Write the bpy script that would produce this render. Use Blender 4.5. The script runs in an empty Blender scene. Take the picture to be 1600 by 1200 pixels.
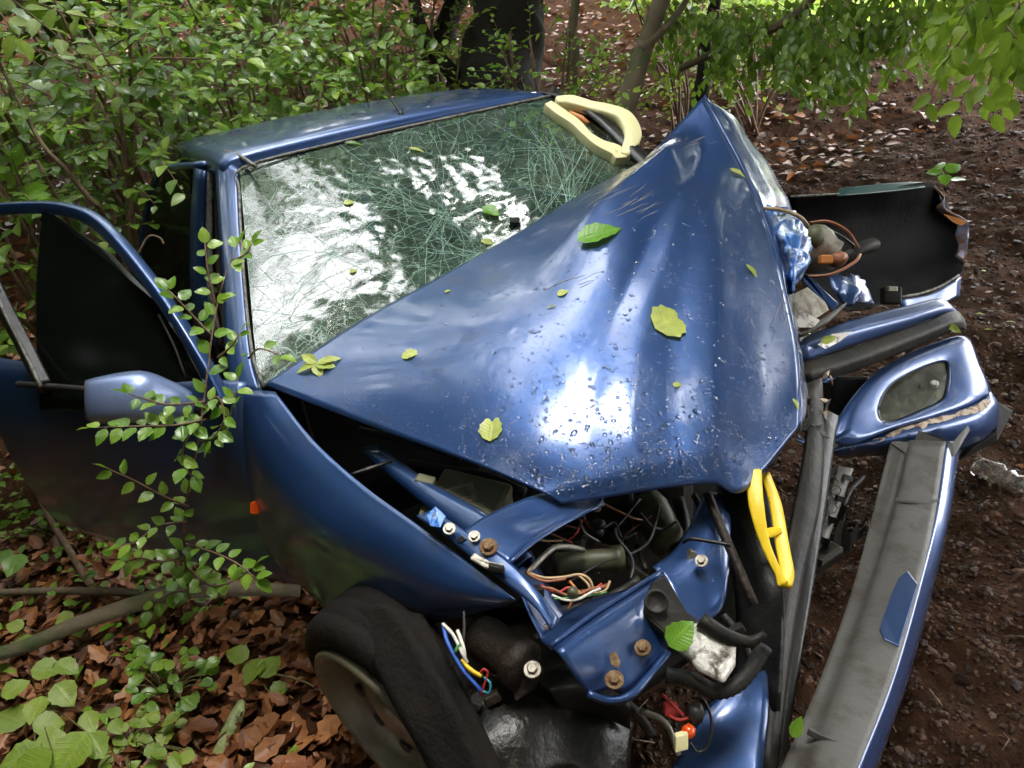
import bpy, bmesh, math, random
import numpy as np
from mathutils import Vector, Matrix, Quaternion, noise
from mathutils.bvhtree import BVHTree
random.seed(7); np.random.seed(7)
RAD = math.radians
S = bpy.context.scene
COL = S.collection
# ------------------------------------------------------------------ camera
CAM = Vector((1.7725549, -1.08633701, 1.62010154))
CR = Vector((0.53638178, 0.83374652, -0.13100127))
CU = Vector((-0.30727271, 0.33748421, 0.88976845))
CF = Vector((-0.7860522, 0.43700247, -0.43720793))
FPX = 1190.0
cd = bpy.data.cameras.new('camera'); cam = bpy.data.objects.new('camera', cd); COL.objects.link(cam)
cd.sensor_width = 36; cd.lens = FPX / 1600 * 36; cd.clip_start = 0.05; cd.clip_end = 500
cam.matrix_world = Matrix(((CR.x, CU.x, -CF.x, CAM.x), (CR.y, CU.y, -CF.y, CAM.y), (CR.z, CU.z, -CF.z, CAM.z), (0, 0, 0, 1)))
S.camera = cam
# ------------------------------------------------------------------ sky, sun, exposure
SUN_AZ, SUN_EL = RAD(40), RAD(81)
W = bpy.data.worlds.new('World'); S.world = W; W.use_nodes = True
nt = W.node_tree; bg = nt.nodes['Background']
sky = nt.nodes.new('ShaderNodeTexSky'); sky.sky_type = 'NISHITA'; sky.sun_disc = False
sky.sun_elevation = SUN_EL; sky.sun_rotation = RAD(90) - SUN_AZ
hs = nt.nodes.new('ShaderNodeHueSaturation'); hs.inputs['Saturation'].default_value = 0.08; hs.inputs['Value'].default_value = 2.7
nt.links.new(sky.outputs[0], hs.inputs['Color']); nt.links.new(hs.outputs[0], bg.inputs['Color'])
bg.inputs['Strength'].default_value = 0.15
sl = bpy.data.lights.new('sun', 'SUN'); sl.energy = .55; sl.angle = RAD(22); sl.color = (1, .95, .84)
so = bpy.data.objects.new('sun', sl); COL.objects.link(so)
sd = Vector((math.cos(SUN_EL) * math.cos(SUN_AZ), math.cos(SUN_EL) * math.sin(SUN_AZ), math.sin(SUN_EL)))
so.rotation_mode = 'QUATERNION'; so.rotation_quaternion = sd.to_track_quat('Z', 'Y')
S.view_settings.view_transform = 'Standard'; S.view_settings.look = 'None'
S.view_settings.exposure = 2.7; S.view_settings.gamma = 1; S.view_settings.use_curve_mapping = False
S.render.engine = 'CYCLES'
S.cycles.use_denoising = True
S.cycles.max_bounces = 10; S.cycles.transparent_max_bounces = 16
S.cycles.sample_clamp_indirect = 6
# ------------------------------------------------------------------ helpers
def P(px, py, d): return CAM + d * (CF + (px - 800) / FPX * CR - (py - 600) / FPX * CU)
def Pz(px, py, z):
    r = CF + (px - 800) / FPX * CR - (py - 600) / FPX * CU
    return CAM + r * ((z - CAM.z) / r.z)
def PP(l): return [P(*q) for q in l]
WL = {}
def link(o, parent=None, wloc=(0, 0, 0)):
    wloc = Vector(wloc); COL.objects.link(o); WL[o.name] = wloc
    if parent is not None:
        o.parent = parent; o.location = wloc - WL[parent.name]
    else: o.location = wloc
    return o
def tag(o, label=None, cat=None, group=None, kind=None):
    if label: o['label'] = label
    if cat: o['category'] = cat
    if group: o['group'] = group
    if kind: o['kind'] = kind
    return o
def empty(name, loc, label=None, cat=None, group=None):
    o = bpy.data.objects.new(name, None); o.empty_display_size = .1
    link(o, None, loc); return tag(o, label, cat, group)
def mk(name, verts, faces, mat, parent=None, smooth=True, solid=0, bevel=0, label=None, cat=None, group=None, kind=None, subd=0, off=-1, uv=None, loc=None):
    V = np.array([tuple(v) for v in verts], dtype=float) if not isinstance(verts, np.ndarray) else verts
    c = Vector(V.mean(0)) if loc is None else Vector(loc)
    me = bpy.data.meshes.new(name)
    me.from_pydata((V - np.array(c)).tolist(), [], [tuple(f) for f in faces])
    if smooth: me.polygons.foreach_set('use_smooth', [True] * len(me.polygons))
    if uv is not None:
        ul = me.uv_layers.new(name='UVMap'); li = np.zeros(len(me.loops), dtype=np.int32); me.loops.foreach_get('vertex_index', li)
        ul.data.foreach_set('uv', np.asarray(uv)[li].ravel())
    for m in (mat if isinstance(mat, (list, tuple)) else [mat]): me.materials.append(m)
    me.update()
    o = bpy.data.objects.new(name, me); link(o, parent, c)
    if solid:
        m = o.modifiers.new('solid', 'SOLIDIFY'); m.thickness = solid; m.offset = off
    if bevel:
        m = o.modifiers.new('bevel', 'BEVEL'); m.width = bevel; m.segments = 2; m.limit_method = 'ANGLE'; m.angle_limit = RAD(35)
    if subd:
        m = o.modifiers.new('sub', 'SUBSURF'); m.levels = subd; m.render_levels = subd
    return tag(o, label, cat, group, kind)
class MB:
    def __init__(s): s.v = []; s.f = []
    def add(s, v, f):
        n = len(s.v); s.v += [Vector(q) for q in v]; s.f += [tuple(i + n for i in q) for q in f]; return s
    def build(s, name, mat, parent=None, **k): return mk(name, s.v, s.f, mat, parent, **k)
def catmull(pts, n):
    pts = [Vector(p) for p in pts]
    if len(pts) == 2: return [pts[0].lerp(pts[1], i / n) for i in range(n + 1)]
    out = []
    for i in range(len(pts) - 1):
        a = pts[i - 1] if i else pts[0] * 2 - pts[1]; b = pts[i]; c = pts[i + 1]
        d = pts[i + 2] if i + 2 < len(pts) else pts[-1] * 2 - pts[-2]
        for k in range(n):
            t = k / n
            out.append(.5 * ((2 * b) + (c - a) * t + (2 * a - 5 * b + 4 * c - d) * t * t + (3 * b - a - 3 * c + d) * t ** 3))
    out.append(pts[-1]); return out
def frames(pts):
    n = len(pts); T = []
    for i in range(n):
        t = pts[min(i + 1, n - 1)] - pts[max(i - 1, 0)]
        T.append(t.normalized() if t.length > 1e-9 else Vector((0, 0, 1)))
    a = T[0].orthogonal().normalized(); A = []
    for i in range(n):
        a = (a - T[i] * a.dot(T[i]))
        a = a.normalized() if a.length > 1e-6 else T[i].orthogonal().normalized()
        A.append(a)
    return T, A
def tube_geo(pts, r, n=8, sm=4, ripple=0):
    k = len(pts); P_ = catmull(pts, sm) if sm > 1 else [Vector(p) for p in pts]
    m = len(P_); T, A = frames(P_)
    rr = [r] * m if not hasattr(r, '__len__') else [float(q) for q in np.interp(np.linspace(0, 1, m), np.linspace(0, 1, len(r)), r)]
    v = []; f = []
    for i in range(m):
        b = T[i].cross(A[i]); q = rr[i] * (1 + (ripple if i % 2 else 0))
        for j in range(n):
            a = 2 * math.pi * j / n
            v.append(P_[i] + q * (math.cos(a) * A[i] + math.sin(a) * b))
    for i in range(m - 1):
        for j in range(n):
            f.append((i * n + j, i * n + (j + 1) % n, (i + 1) * n + (j + 1) % n, (i + 1) * n + j))
    f.append(tuple(range(n))[::-1]); f.append(tuple((m - 1) * n + j for j in range(n)))
    return v, f
def tube(name, pts, r, mat, parent=None, n=8, sm=4, ripple=0, **k):
    v, f = tube_geo(pts, r, n, sm, ripple); return mk(name, v, f, mat, parent, **k)
def sweep(name, pts, w, h, up, mat, parent=None, sm=5, bevel=.002, **k):
    P_ = catmull(pts, sm); T, A = frames(P_); m = len(P_); up = Vector(up)
    ww = [float(q) for q in np.interp(np.linspace(0, 1, m), np.linspace(0, 1, len(w)), w)] if hasattr(w, '__len__') else [w] * m
    v = []; f = []
    for i in range(m):
        u = (up - T[i] * up.dot(T[i])).normalized(); s = T[i].cross(u)
        for a, b in ((-1, -1), (1, -1), (1, 1), (-1, 1)): v.append(P_[i] + s * a * ww[i] / 2 + u * b * h / 2)
    for i in range(m - 1):
        for j in range(4): f.append((i * 4 + j, i * 4 + (j + 1) % 4, i * 4 + 4 + (j + 1) % 4, i * 4 + 4 + j))
    f.append((3, 2, 1, 0)); f.append(tuple((m - 1) * 4 + j for j in range(4)))
    return mk(name, v, f, mat, parent, bevel=bevel, smooth=k.pop('smooth', False), **k)
def grid_interp(C, nu, nv):
    rows = [catmull(r, nu) for r in C]
    cols = [catmull([r[i] for r in rows], nv) for i in range(len(rows[0]))]
    return [[cols[j][i] for j in range(len(cols))] for i in range(len(cols[0]))]
def gnormal(G, i, j):
    n, m = len(G), len(G[0])
    a = G[i][min(j + 1, m - 1)] - G[i][max(j - 1, 0)]; b = G[min(i + 1, n - 1)][j] - G[max(i - 1, 0)][j]
    q = a.cross(b); q = q.normalized() if q.length > 1e-12 else Vector((0, 0, 1))
    return q if q.dot(CAM - G[i][j]) > 0 else -q
def sheet_geo(C, nu, nv, disp=None):
    G = grid_interp(C, nu, nv); n, m = len(G), len(G[0])
    if disp:
        N = [[gnormal(G, i, j) for j in range(m)] for i in range(n)]
        G = [[G[i][j] + N[i][j] * disp(j / (m - 1), i / (n - 1), G[i][j]) for j in range(m)] for i in range(n)]
    v = [p for r in G for p in r]
    f = [(i * m + j, i * m + j + 1, (i + 1) * m + j + 1, (i + 1) * m + j) for i in range(n - 1) for j in range(m - 1)]
    a = v[f[0][1]] - v[f[0][0]]; mid = f[len(f) // 2]
    nn = (v[mid[1]] - v[mid[0]]).cross(v[mid[3]] - v[mid[0]])
    if nn.dot(CAM - v[mid[0]]) < 0: f = [q[::-1] for q in f]
    return v, f, G
def sheet(name, C, mat, parent=None, nu=6, nv=6, disp=None, solid=.0015, **k):
    v, f, G = sheet_geo(C, nu, nv, disp)
    return mk(name, v, f, mat, parent, solid=solid, **k)
def plate(name, pts, th, mat, parent=None, bevel=.0015, normal=None, holes=None, **k):
    """polygon (3D outline) extruded by th away from the viewer"""
    pts = [Vector(p) for p in pts]; n = Vector()
    for i in range(len(pts)):
        a, b = pts[i], pts[(i + 1) % len(pts)]
        n += Vector(((a.y - b.y) * (a.z + b.z), (a.z - b.z) * (a.x + b.x), (a.x - b.x) * (a.y + b.y)))
    n.normalize()
    if n.dot(CAM - pts[0]) < 0: n = -n; pts = pts[::-1]
    m = len(pts); v = pts + [p - n * th for p in pts]
    f = [tuple(range(m)), tuple(range(m, 2 * m))[::-1]] + [((i + 1) % m, i, i + m, (i + 1) % m + m) for i in range(m)]
    return mk(name, v, f, mat, parent, bevel=bevel, smooth=False, **k)
def boxg(c, ax, ay, az):
    c, ax, ay, az = map(Vector, (c, ax, ay, az))
    v = [c + ax * i + ay * j + az * k for i in (-1, 1) for j in (-1, 1) for k in (-1, 1)]
    return v, [(0, 1, 3, 2), (4, 6, 7, 5), (0, 4, 5, 1), (2, 3, 7, 6), (0, 2, 6, 4), (1, 5, 7, 3)]
def box(name, c, ax, ay, az, mat, parent=None, bevel=.004, **k):
    v, f = boxg(c, ax, ay, az); return mk(name, v, f, mat, parent, bevel=bevel, smooth=False, **k)
def lathe_geo(p0, p1, prof, n=20, caps=True):
    p0, p1 = Vector(p0), Vector(p1); t = p1 - p0; a = t.orthogonal().normalized(); b = t.normalized().cross(a)
    v = []; f = []; m = len(prof)
    for s, r in prof:
        for j in range(n):
            q = 2 * math.pi * j / n; v.append(p0 + t * s + r * (math.cos(q) * a + math.sin(q) * b))
    for i in range(m - 1):
        for j in range(n): f.append((i * n + j, i * n + (j + 1) % n, (i + 1) * n + (j + 1) % n, (i + 1) * n + j))
    if caps: f.append(tuple(range(n))[::-1]); f.append(tuple((m - 1) * n + j for j in range(n)))
    return v, f
def lathe(name, p0, p1, prof, mat, parent=None, n=20, **k):
    v, f = lathe_geo(p0, p1, prof, n, k.pop('caps', True)); return mk(name, v, f, mat, parent, **k)
def nz(p, s=1.0, seed=0.0): return noise.noise(Vector(p) * s + Vector((seed, seed * 1.7, -seed)))
# ------------------------------------------------------------------ materials
def mat(name):
    m = bpy.data.materials.new(name); m.use_nodes = True
    return m, m.node_tree, m.node_tree.nodes['Principled BSDF']
def N(nt, t, **kw):
    n = nt.nodes.new(t)
    for k, v in kw.items():
        if k in n.inputs: n.inputs[k].default_value = v
        else: setattr(n, k, v)
    return n
def ramp(nt, src, stops):
    r = nt.nodes.new('ShaderNodeValToRGB'); e = r.color_ramp.elements
    while len(e) < len(stops): e.new(.5)
    for i, (p, c) in enumerate(stops):
        e[i].position = p; e[i].color = (c if hasattr(c, '__len__') else (c, c, c))[:3] + (1,) if hasattr(c, '__len__') else (c, c, c, 1)
    nt.links.new(src, r.inputs[0]); return r.outputs[0]
def mixc(nt, fac, a, b, mode='MIX'):
    m = nt.nodes.new('ShaderNodeMix'); m.data_type = 'RGBA'; m.blend_type = mode
    for s, i in ((fac, 0), (a, 6), (b, 7)):
        if hasattr(s, 'is_output'): nt.links.new(s, m.inputs[i])
        elif i == 0: m.inputs[0].default_value = s
        else: m.inputs[i].default_value = tuple(s) + (1,)
    return m.outputs[2]
def tc(nt, kind='Object'): return nt.nodes.new('ShaderNodeTexCoord').outputs[kind]
def pos(nt): return nt.nodes.new('ShaderNodeNewGeometry').outputs['Position']
def noi(nt, vec, scale, detail=4, rough=.6):
    n = N(nt, 'ShaderNodeTexNoise', Scale=scale, Detail=detail, Roughness=rough); nt.links.new(vec, n.inputs['Vector']); return n.outputs['Fac']
def bump(nt, h, strength, dist=.01, bsdf=None, socket='Normal', prev=None):
    b = N(nt, 'ShaderNodeBump', Strength=strength, Distance=dist); nt.links.new(h, b.inputs['Height'])
    if prev: nt.links.new(prev, b.inputs['Normal'])
    if bsdf: nt.links.new(b.outputs[0], bsdf.inputs[socket])
    return b.outputs[0]
def simple(name, base, rough=.5, metal=0, dirt=None, dscale=9, dlo=.5, dhi=.7, bmp=0, bscale=40, spec=.5, coat=0):
    m, t, b = mat(name); p = pos(t)
    if dirt:
        c = mixc(t, ramp(t, noi(t, p, dscale, 8), [(dlo, 0.), (dhi, 1.)]), base, dirt)
        t.links.new(c, b.inputs['Base Color'])
    else: b.inputs['Base Color'].default_value = tuple(base) + (1,)
    b.inputs['Roughness'].default_value = rough; b.inputs['Metallic'].default_value = metal
    b.inputs['Specular IOR Level'].default_value = spec; b.inputs['Coat Weight'].default_value = coat
    if bmp: bump(t, noi(t, p, bscale, 6), bmp, .01, b)
    return m
def paint(name, base, dirt=(.06, .05, .035), lo=.62, hi=.9):
    m, t, b = mat(name); p = pos(t)
    d0 = ramp(t, noi(t, p, 7, 9, .65), [(lo - .08, 0.), (hi, .6)]); d2 = N(t, 'ShaderNodeMath', operation='MULTIPLY'); t.links.new(ramp(t, noi(t, p, 90, 6, .85), [(.5, 0.), (.8, .55)]), d2.inputs[0]); t.links.new(ramp(t, noi(t, p, 4, 4), [(.4, 0.), (.65, 1.)]), d2.inputs[1]); d1 = d2.outputs[0]
    dm_ = N(t, 'ShaderNodeMath', operation='MAXIMUM'); t.links.new(d0, dm_.inputs[0]); t.links.new(d1, dm_.inputs[1]); d = dm_.outputs[0]
    flake = N(t, 'ShaderNodeTexVoronoi', Scale=1400.); t.links.new(p, flake.inputs['Vector'])
    c0 = mixc(t, .16, base, flake.outputs['Color'], 'OVERLAY')
    t.links.new(mixc(t, d, c0, dirt), b.inputs['Base Color'])
    b.inputs['Metallic'].default_value = .6; b.inputs['Roughness'].default_value = .42
    b.inputs['Coat Weight'].default_value = 1.0
    t.links.new(ramp(t, noi(t, p, 12, 6), [(.35, .07), (.75, .26)]), b.inputs['Coat Roughness'])
    v = N(t, 'ShaderNodeTexVoronoi', Scale=170.); t.links.new(p, v.inputs['Vector'])
    h = ramp(t, v.outputs['Distance'], [(.12, 1.), (.3, 0.)])
    msk = N(t, 'ShaderNodeMath', operation='MULTIPLY'); t.links.new(h, msk.inputs[0])
    t.links.new(ramp(t, noi(t, p, 16, 3), [(.45, 0.), (.6, 1.)]), msk.inputs[1])
    bump(t, msk.outputs[0], .35, .002, b, 'Coat Normal')
    return m
BLUE = paint('blue_paint', (.018, .056, .178))
MIRROR_SKY = paint('blue_paint_sky_sheen', (.26, .34, .60), lo=.7)  # body blue lightened to carry the sky reflected in the mirror shell
CRUSH = simple('scraped_blue', (.03, .12, .38), .3, .6, (.55, .62, .7), 22, .5, .66, .6, 60, coat=.6)
BLACK = simple('black_plastic', (.005, .005, .0055), .38, 0, (.02, .017, .012), 11, .5, .8, .2, 60)
BLACKMUD = simple('muddy_black_plastic', (.006, .0055, .005), .52, 0, (.032, .025, .014), 8, .45, .75, .3, 40, spec=.3)
RUBBER = simple('rubber', (.007, .0065, .006), .6, 0, (.022, .017, .011), 9, .45, .7, .3, 60)
TYRE = simple('tyre_rubber', (.004, .0036, .0032), .8, 0, (.008, .0058, .004), 8, .38, .6, .5, 70, spec=.2)
GREY = simple('grey_plastic', (.085, .08, .073), .55, 0, (.035, .026, .018), 14, .48, .74, .15, 70)
DKGREY = simple('dark_grey_plastic', (.022, .022, .024), .5, 0, (.05, .042, .03), 12, .45, .75, .3, 50)
STEEL = simple('dull_steel', (.32, .30, .26), .45, .8, (.14, .10, .06), 20, .45, .7, .3, 90)
ALU = simple('silver_rim', (.13, .118, .075), .42, .25, (.05, .04, .024), 9, .45, .7, .2, 50)
RUST = simple('rusty_steel', (.16, .08, .035), .75, .2, (.30, .22, .12), 60, .45, .7, .6, 120)
SEAL = simple('grey_seal', (.20, .19, .17), .6, 0, (.06, .05, .04), 60, .45, .62)
YEL = simple('yellow_plastic', (.85, .58, .02), .38, 0, (.25, .14, .02), 30, .62, .75, .1, 60)
CREAM = simple('pale_yellow_plastic', (.84, .77, .42), .42, 0, (.45, .36, .10), 26, .62, .8, .1, 60)
BOXM = simple('dusty_box', (.12, .12, .065), .7, 0, (.11, .065, .03), 14, .5, .7, .3, 50)
CANM = simple('yellowed_plastic', (.09, .09, .045), .5, 0, (.03, .028, .016), 14, .45, .7)
WHITE = simple('scuffed_white', (.62, .60, .56), .35, .2, (.10, .08, .06), 34, .5, .62, .3, 60)
LINER = simple('muddy_liner', (.008, .0065, .005), .3, 0, (.075, .066, .05), 26, .58, .78, .4, 40)
DAMPER = simple('dirty_metal', (.022, .015, .011), .5, .4, (.04, .026, .016), 20, .45, .7, .6, 50)
CABIN = simple('cabin_fabric', (.02, .02, .022), .85)
FENDIN = simple('underseal', (.0015, .0017, .002), .7, 0, (.004, .005, .004), 9, .5, .8, .3, 50, spec=.15)
def wirem(n, c): return simple(n, c, .45)
WIRES = {k: wirem('wire_' + k, c) for k, c in dict(red=(.45, .03, .025), orange=(.55, .2, .05), tan=(.42, .28, .15), white=(.6, .56, .5), black=(.012, .012, .012), blue=(.03, .10, .45), yellow=(.75, .5, .03), green=(.06, .22, .05), copper=(.28, .10, .05), teal=(.03, .2, .26)).items()}
AMBER = simple('amber_lens', (.8, .09, .01), .15, coat=1)
def dark_glass():
    m, t, b = mat('tinted_glass'); b.inputs['Base Color'].default_value = (.004, .005, .004, 1); b.inputs['Roughness'].default_value = .06
    b.inputs['Transmission Weight'].default_value = .0; b.inputs['Specular IOR Level'].default_value = .22
    t.links.new(ramp(t, noi(t, pos(t), 9, 5), [(.3, .10), (.8, .16)]), b.inputs['Roughness']); return m
DGLASS = dark_glass()
def lamp_glass():
    m, t, b = mat('foglamp_glass'); p = pos(t)
    c = mixc(t, ramp(t, noi(t, p, 18, 5), [(.4, 0.), (.65, 1.)]), (.012, .015, .008), (.075, .07, .045))
    t.links.new(c, b.inputs['Base Color']); b.inputs['Roughness'].default_value = .22; b.inputs['Metallic'].default_value = .55; b.inputs['Coat Weight'].default_value = 1
    b.inputs['Coat Roughness'].default_value = .05
    bump(t, noi(t, p, 14, 2), .15, .01, b)
    return m
LAMP = lamp_glass()
def windscreen_mat():
    m, t, b = mat('shattered_glass'); p = tc(t, 'UV')
    out = t.nodes['Material Output']
    # fine crackle: voronoi edges at two scales, denser round the impacts
    def vor(scale, w0, w1):
        v = N(t, 'ShaderNodeTexVoronoi', feature='DISTANCE_TO_EDGE', Scale=scale)
        mp = N(t, 'ShaderNodeMapping'); t.links.new(p, mp.inputs['Vector']); mp.inputs['Scale'].default_value = (1.35, .8, 1)
        d = N(t, 'ShaderNodeTexNoise', Scale=5., Detail=3.); t.links.new(mp.outputs[0], d.inputs['Vector'])
        va = N(t, 'ShaderNodeVectorMath', operation='SCALE'); va.inputs['Scale'].default_value = .12; t.links.new(d.outputs['Color'], va.inputs[0])
        vs = N(t, 'ShaderNodeVectorMath', operation='ADD'); t.links.new(mp.outputs[0], vs.inputs[0]); t.links.new(va.outputs[0], vs.inputs[1])
        t.links.new(vs.outputs[0], v.inputs['Vector'])
        return ramp(t, v.outputs['Distance'], [(w0, 1.), (w1, 0.)]), v
    e1, v1 = vor(11., .003, .022); e2, v2 = vor(42., .02, .08)
    patch = ramp(t, noi(t, p, 3.2, 5, .7), [(.42, 0.), (.62, 1.)])
    e2m = N(t, 'ShaderNodeMath', operation='MULTIPLY'); t.links.new(e2, e2m.inputs[0]); t.links.new(patch, e2m.inputs[1])
    e = N(t, 'ShaderNodeMath', operation='MAXIMUM'); t.links.new(e1, e.inputs[0]); t.links.new(e2m.outputs[0], e.inputs[1])
    dust = ramp(t, noi(t, p, 38, 5, .7), [(.40, .10), (.8, .6)])
    fac = N(t, 'ShaderNodeMath', operation='MAXIMUM'); t.links.new(e.outputs[0], fac.inputs[0]); t.links.new(dust, fac.inputs[1])
    fs = N(t, 'ShaderNodeMath', operation='MULTIPLY'); t.links.new(fac.outputs[0], fs.inputs[0]); fs.inputs[1].default_value = .28
    b.inputs['Base Color'].default_value = (.55, .80, .66, 1); b.inputs['Roughness'].default_value = .02
    b.inputs['IOR'].default_value = 1.6; b.inputs['Transmission Weight'].default_value = 0
    tr = N(t, 'ShaderNodeBsdfTransparent'); tr.inputs[0].default_value = (.42, .60, .48, 1)
    gl = N(t, 'ShaderNodeBsdfGlossy', Roughness=.035); fr = N(t, 'ShaderNodeFresnel', IOR=1.85)
    cl = N(t, 'ShaderNodeMixShader'); t.links.new(fr.outputs[0], cl.inputs[0]); t.links.new(tr.outputs[0], cl.inputs[1]); t.links.new(gl.outputs[0], cl.inputs[2])
    df = N(t, 'ShaderNodeBsdfPrincipled', Roughness=.35); df.inputs['Base Color'].default_value = (.42, .70, .54, 1); df.inputs['Specular IOR Level'].default_value = .8
    mx = N(t, 'ShaderNodeMixShader'); t.links.new(fs.outputs[0], mx.inputs[0]); t.links.new(cl.outputs[0], mx.inputs[1]); t.links.new(df.outputs[0], mx.inputs[2])
    t.links.new(mx.outputs[0], out.inputs['Surface'])
    bn = bump(t, v1.outputs['Distance'], .03, .02); bn2 = bump(t, noi(t, p, 70, 4), .05, .004, None, prev=bn)
    for n_ in (gl, df, fr): t.links.new(bn2, n_.inputs['Normal'])
    return m
WSM = windscreen_mat()
CRACK = simple('crack_glass', (.38, .60, .49), .3, coat=.4)
def drops():
    m, t, b = mat('water'); b.inputs['Base Color'].default_value = (.92, .95, 1, 1); b.inputs['Roughness'].default_value = .02
    b.inputs['Transmission Weight'].default_value = 1; b.inputs['IOR'].default_value = 1.33; return m
WATER = drops()
def leaf_mat(name, c1, c2, c3, rough=.32, trans=.35, vein=.25, tcol=(.35, .6, .05)):
    m, t, b = mat(name); out = t.nodes['Material Output']
    oi = t.nodes.new('ShaderNodeObjectInfo'); ge = t.nodes.new('ShaderNodeNewGeometry')
    a = N(t, 'ShaderNodeMath', operation='ADD'); t.links.new(oi.outputs['Random'], a.inputs[0]); t.links.new(ge.outputs['Random Per Island'], a.inputs[1])
    fr = N(t, 'ShaderNodeMath', operation='FRACT'); t.links.new(a.outputs[0], fr.inputs[0])
    c = ramp(t, fr.outputs[0], [(0., c1), (.55, c2), (1., c3)])
    uv = tc(t, 'UV'); sx = N(t, 'ShaderNodeSeparateXYZ'); t.links.new(uv, sx.inputs[0])
    ab = N(t, 'ShaderNodeMath', operation='ABSOLUTE'); t.links.new(sx.outputs[1], ab.inputs[0])
    k = N(t, 'ShaderNodeMath', operation='MULTIPLY_ADD'); t.links.new(ab.outputs[0], k.inputs[0]); k.inputs[1].default_value = -.35; t.links.new(sx.outputs[0], k.inputs[2])
    s = N(t, 'ShaderNodeMath', operation='MULTIPLY'); t.links.new(k.outputs[0], s.inputs[0]); s.inputs[1].default_value = 60
    sn = N(t, 'ShaderNodeMath', operation='SINE'); t.links.new(s.outputs[0], sn.inputs[0])
    vn = ramp(t, sn.outputs[0], [(.55, 0.), (1., 1.)])
    mid = ramp(t, ab.outputs[0], [(.02, 1.), (.09, 0.)])
    mm = N(t, 'ShaderNodeMath', operation='MAXIMUM'); t.links.new(vn, mm.inputs[0]); t.links.new(mid, mm.inputs[1])
    vf = N(t, 'ShaderNodeMath', operation='MULTIPLY'); t.links.new(mm.outputs[0], vf.inputs[0]); vf.inputs[1].default_value = vein
    light = mixc(t, .5, c, tuple(min(1, q * 1.6 + .03) for q in c3))
    col = mixc(t, vf.outputs[0], c, light)
    sp = ramp(t, noi(t, pos(t), 60, 4), [(.35, .75), (.7, 1.1)])
    col = mixc(t, .8, col, sp, 'MULTIPLY')
    t.links.new(col, b.inputs['Base Color']); b.inputs['Roughness'].default_value = rough
    bump(t, mm.outputs[0], .25, .003, b)
    tl = N(t, 'ShaderNodeBsdfTranslucent'); t.links.new(mixc(t, .75, col, tcol, 'MIX'), tl.inputs[0])
    mx = N(t, 'ShaderNodeMixShader'); mx.inputs[0].default_value = trans
    t.links.new(b.outputs[0], mx.inputs[1]); t.links.new(tl.outputs[0], mx.inputs[2]); t.links.new(mx.outputs[0], out.inputs['Surface'])
    return m
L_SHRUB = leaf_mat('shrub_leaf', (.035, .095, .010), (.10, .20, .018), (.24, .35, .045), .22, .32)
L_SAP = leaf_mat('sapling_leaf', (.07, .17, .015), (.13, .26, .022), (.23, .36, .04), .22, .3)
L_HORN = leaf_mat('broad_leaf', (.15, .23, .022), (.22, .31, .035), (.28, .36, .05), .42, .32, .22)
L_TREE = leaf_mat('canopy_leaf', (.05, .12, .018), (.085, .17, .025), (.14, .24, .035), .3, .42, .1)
L_CANOPY = leaf_mat('high_canopy_leaf', (.025, .06, .010), (.035, .08, .014), (.06, .11, .02), .45, .18, .1)  # darkened canopy leaf, lets less light through to the wreck
L_BRIGHT = leaf_mat('sunlit_leaf', (.13, .24, .018), (.24, .37, .03), (.36, .48, .05), .3, .5, .2, (.5, .75, .08))  # sunlight on lit foliage put into a brighter leaf colour
L_FALL = leaf_mat('yellow_leaf', (.30, .40, .06), (.42, .48, .10), (.52, .56, .16), .4, .2, .35, (.6, .7, .1))
L_GREEN = leaf_mat('fresh_leaf', (.10, .26, .02), (.12, .30, .025), (.15, .33, .03), .3, .2, .4)
L_DEAD = leaf_mat('dead_leaf', (.075, .026, .012), (.21, .068, .024), (.40, .17, .062), .45, .1, .2, (.3, .12, .03))
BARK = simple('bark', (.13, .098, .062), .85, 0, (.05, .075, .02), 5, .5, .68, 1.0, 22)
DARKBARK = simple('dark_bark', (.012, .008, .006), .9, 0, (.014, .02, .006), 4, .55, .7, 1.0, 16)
TWIG = simple('twig', (.13, .075, .04), .6, 0, (.26, .17, .10), 30, .5, .7, .5, 60)
STEM = simple('green_stem', (.12, .11, .035), .55, 0, (.10, .05, .02), 30, .5, .65)
MOSS = simple('mossy_bark', (.22, .28, .09), .8, 0, (.38, .40, .20), 40, .45, .6, 1.0, 50)
def ground_mat():
    m, t, b = mat('forest_soil'); p = pos(t)
    n1 = noi(t, p, 9, 10, .7); n2 = noi(t, p, 60, 6, .7)
    soil = ramp(t, n1, [(.3, (.034, .017, .010)), (.52, (.10, .050, .029)), (.75, (.19, .105, .064))])
    lit = ramp(t, n2, [(.3, (.035, .016, .009)), (.5, (.095, .040, .02)), (.75, (.19, .095, .05))])
    at = t.nodes.new('ShaderNodeAttribute'); at.attribute_name = 'litter'
    c = mixc(t, at.outputs['Fac'], soil, lit)
    a2 = t.nodes.new('ShaderNodeAttribute'); a2.attribute_name = 'grass'
    c = mixc(t, a2.outputs['Fac'], c, (.10, .12, .02))
    t.links.new(c, b.inputs['Base Color'])
    t.links.new(ramp(t, n2, [(.3, .75), (.7, 1.)]), b.inputs['Roughness']); b.inputs['Specular IOR Level'].default_value = .05
    b1 = bump(t, n1, .9, .06); b2 = bump(t, n2, 1.0, .03, prev=b1); bump(t, noi(t, p, 190, 4), .8, .01, b, prev=b2)
    return m
GROUND = ground_mat()
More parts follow.
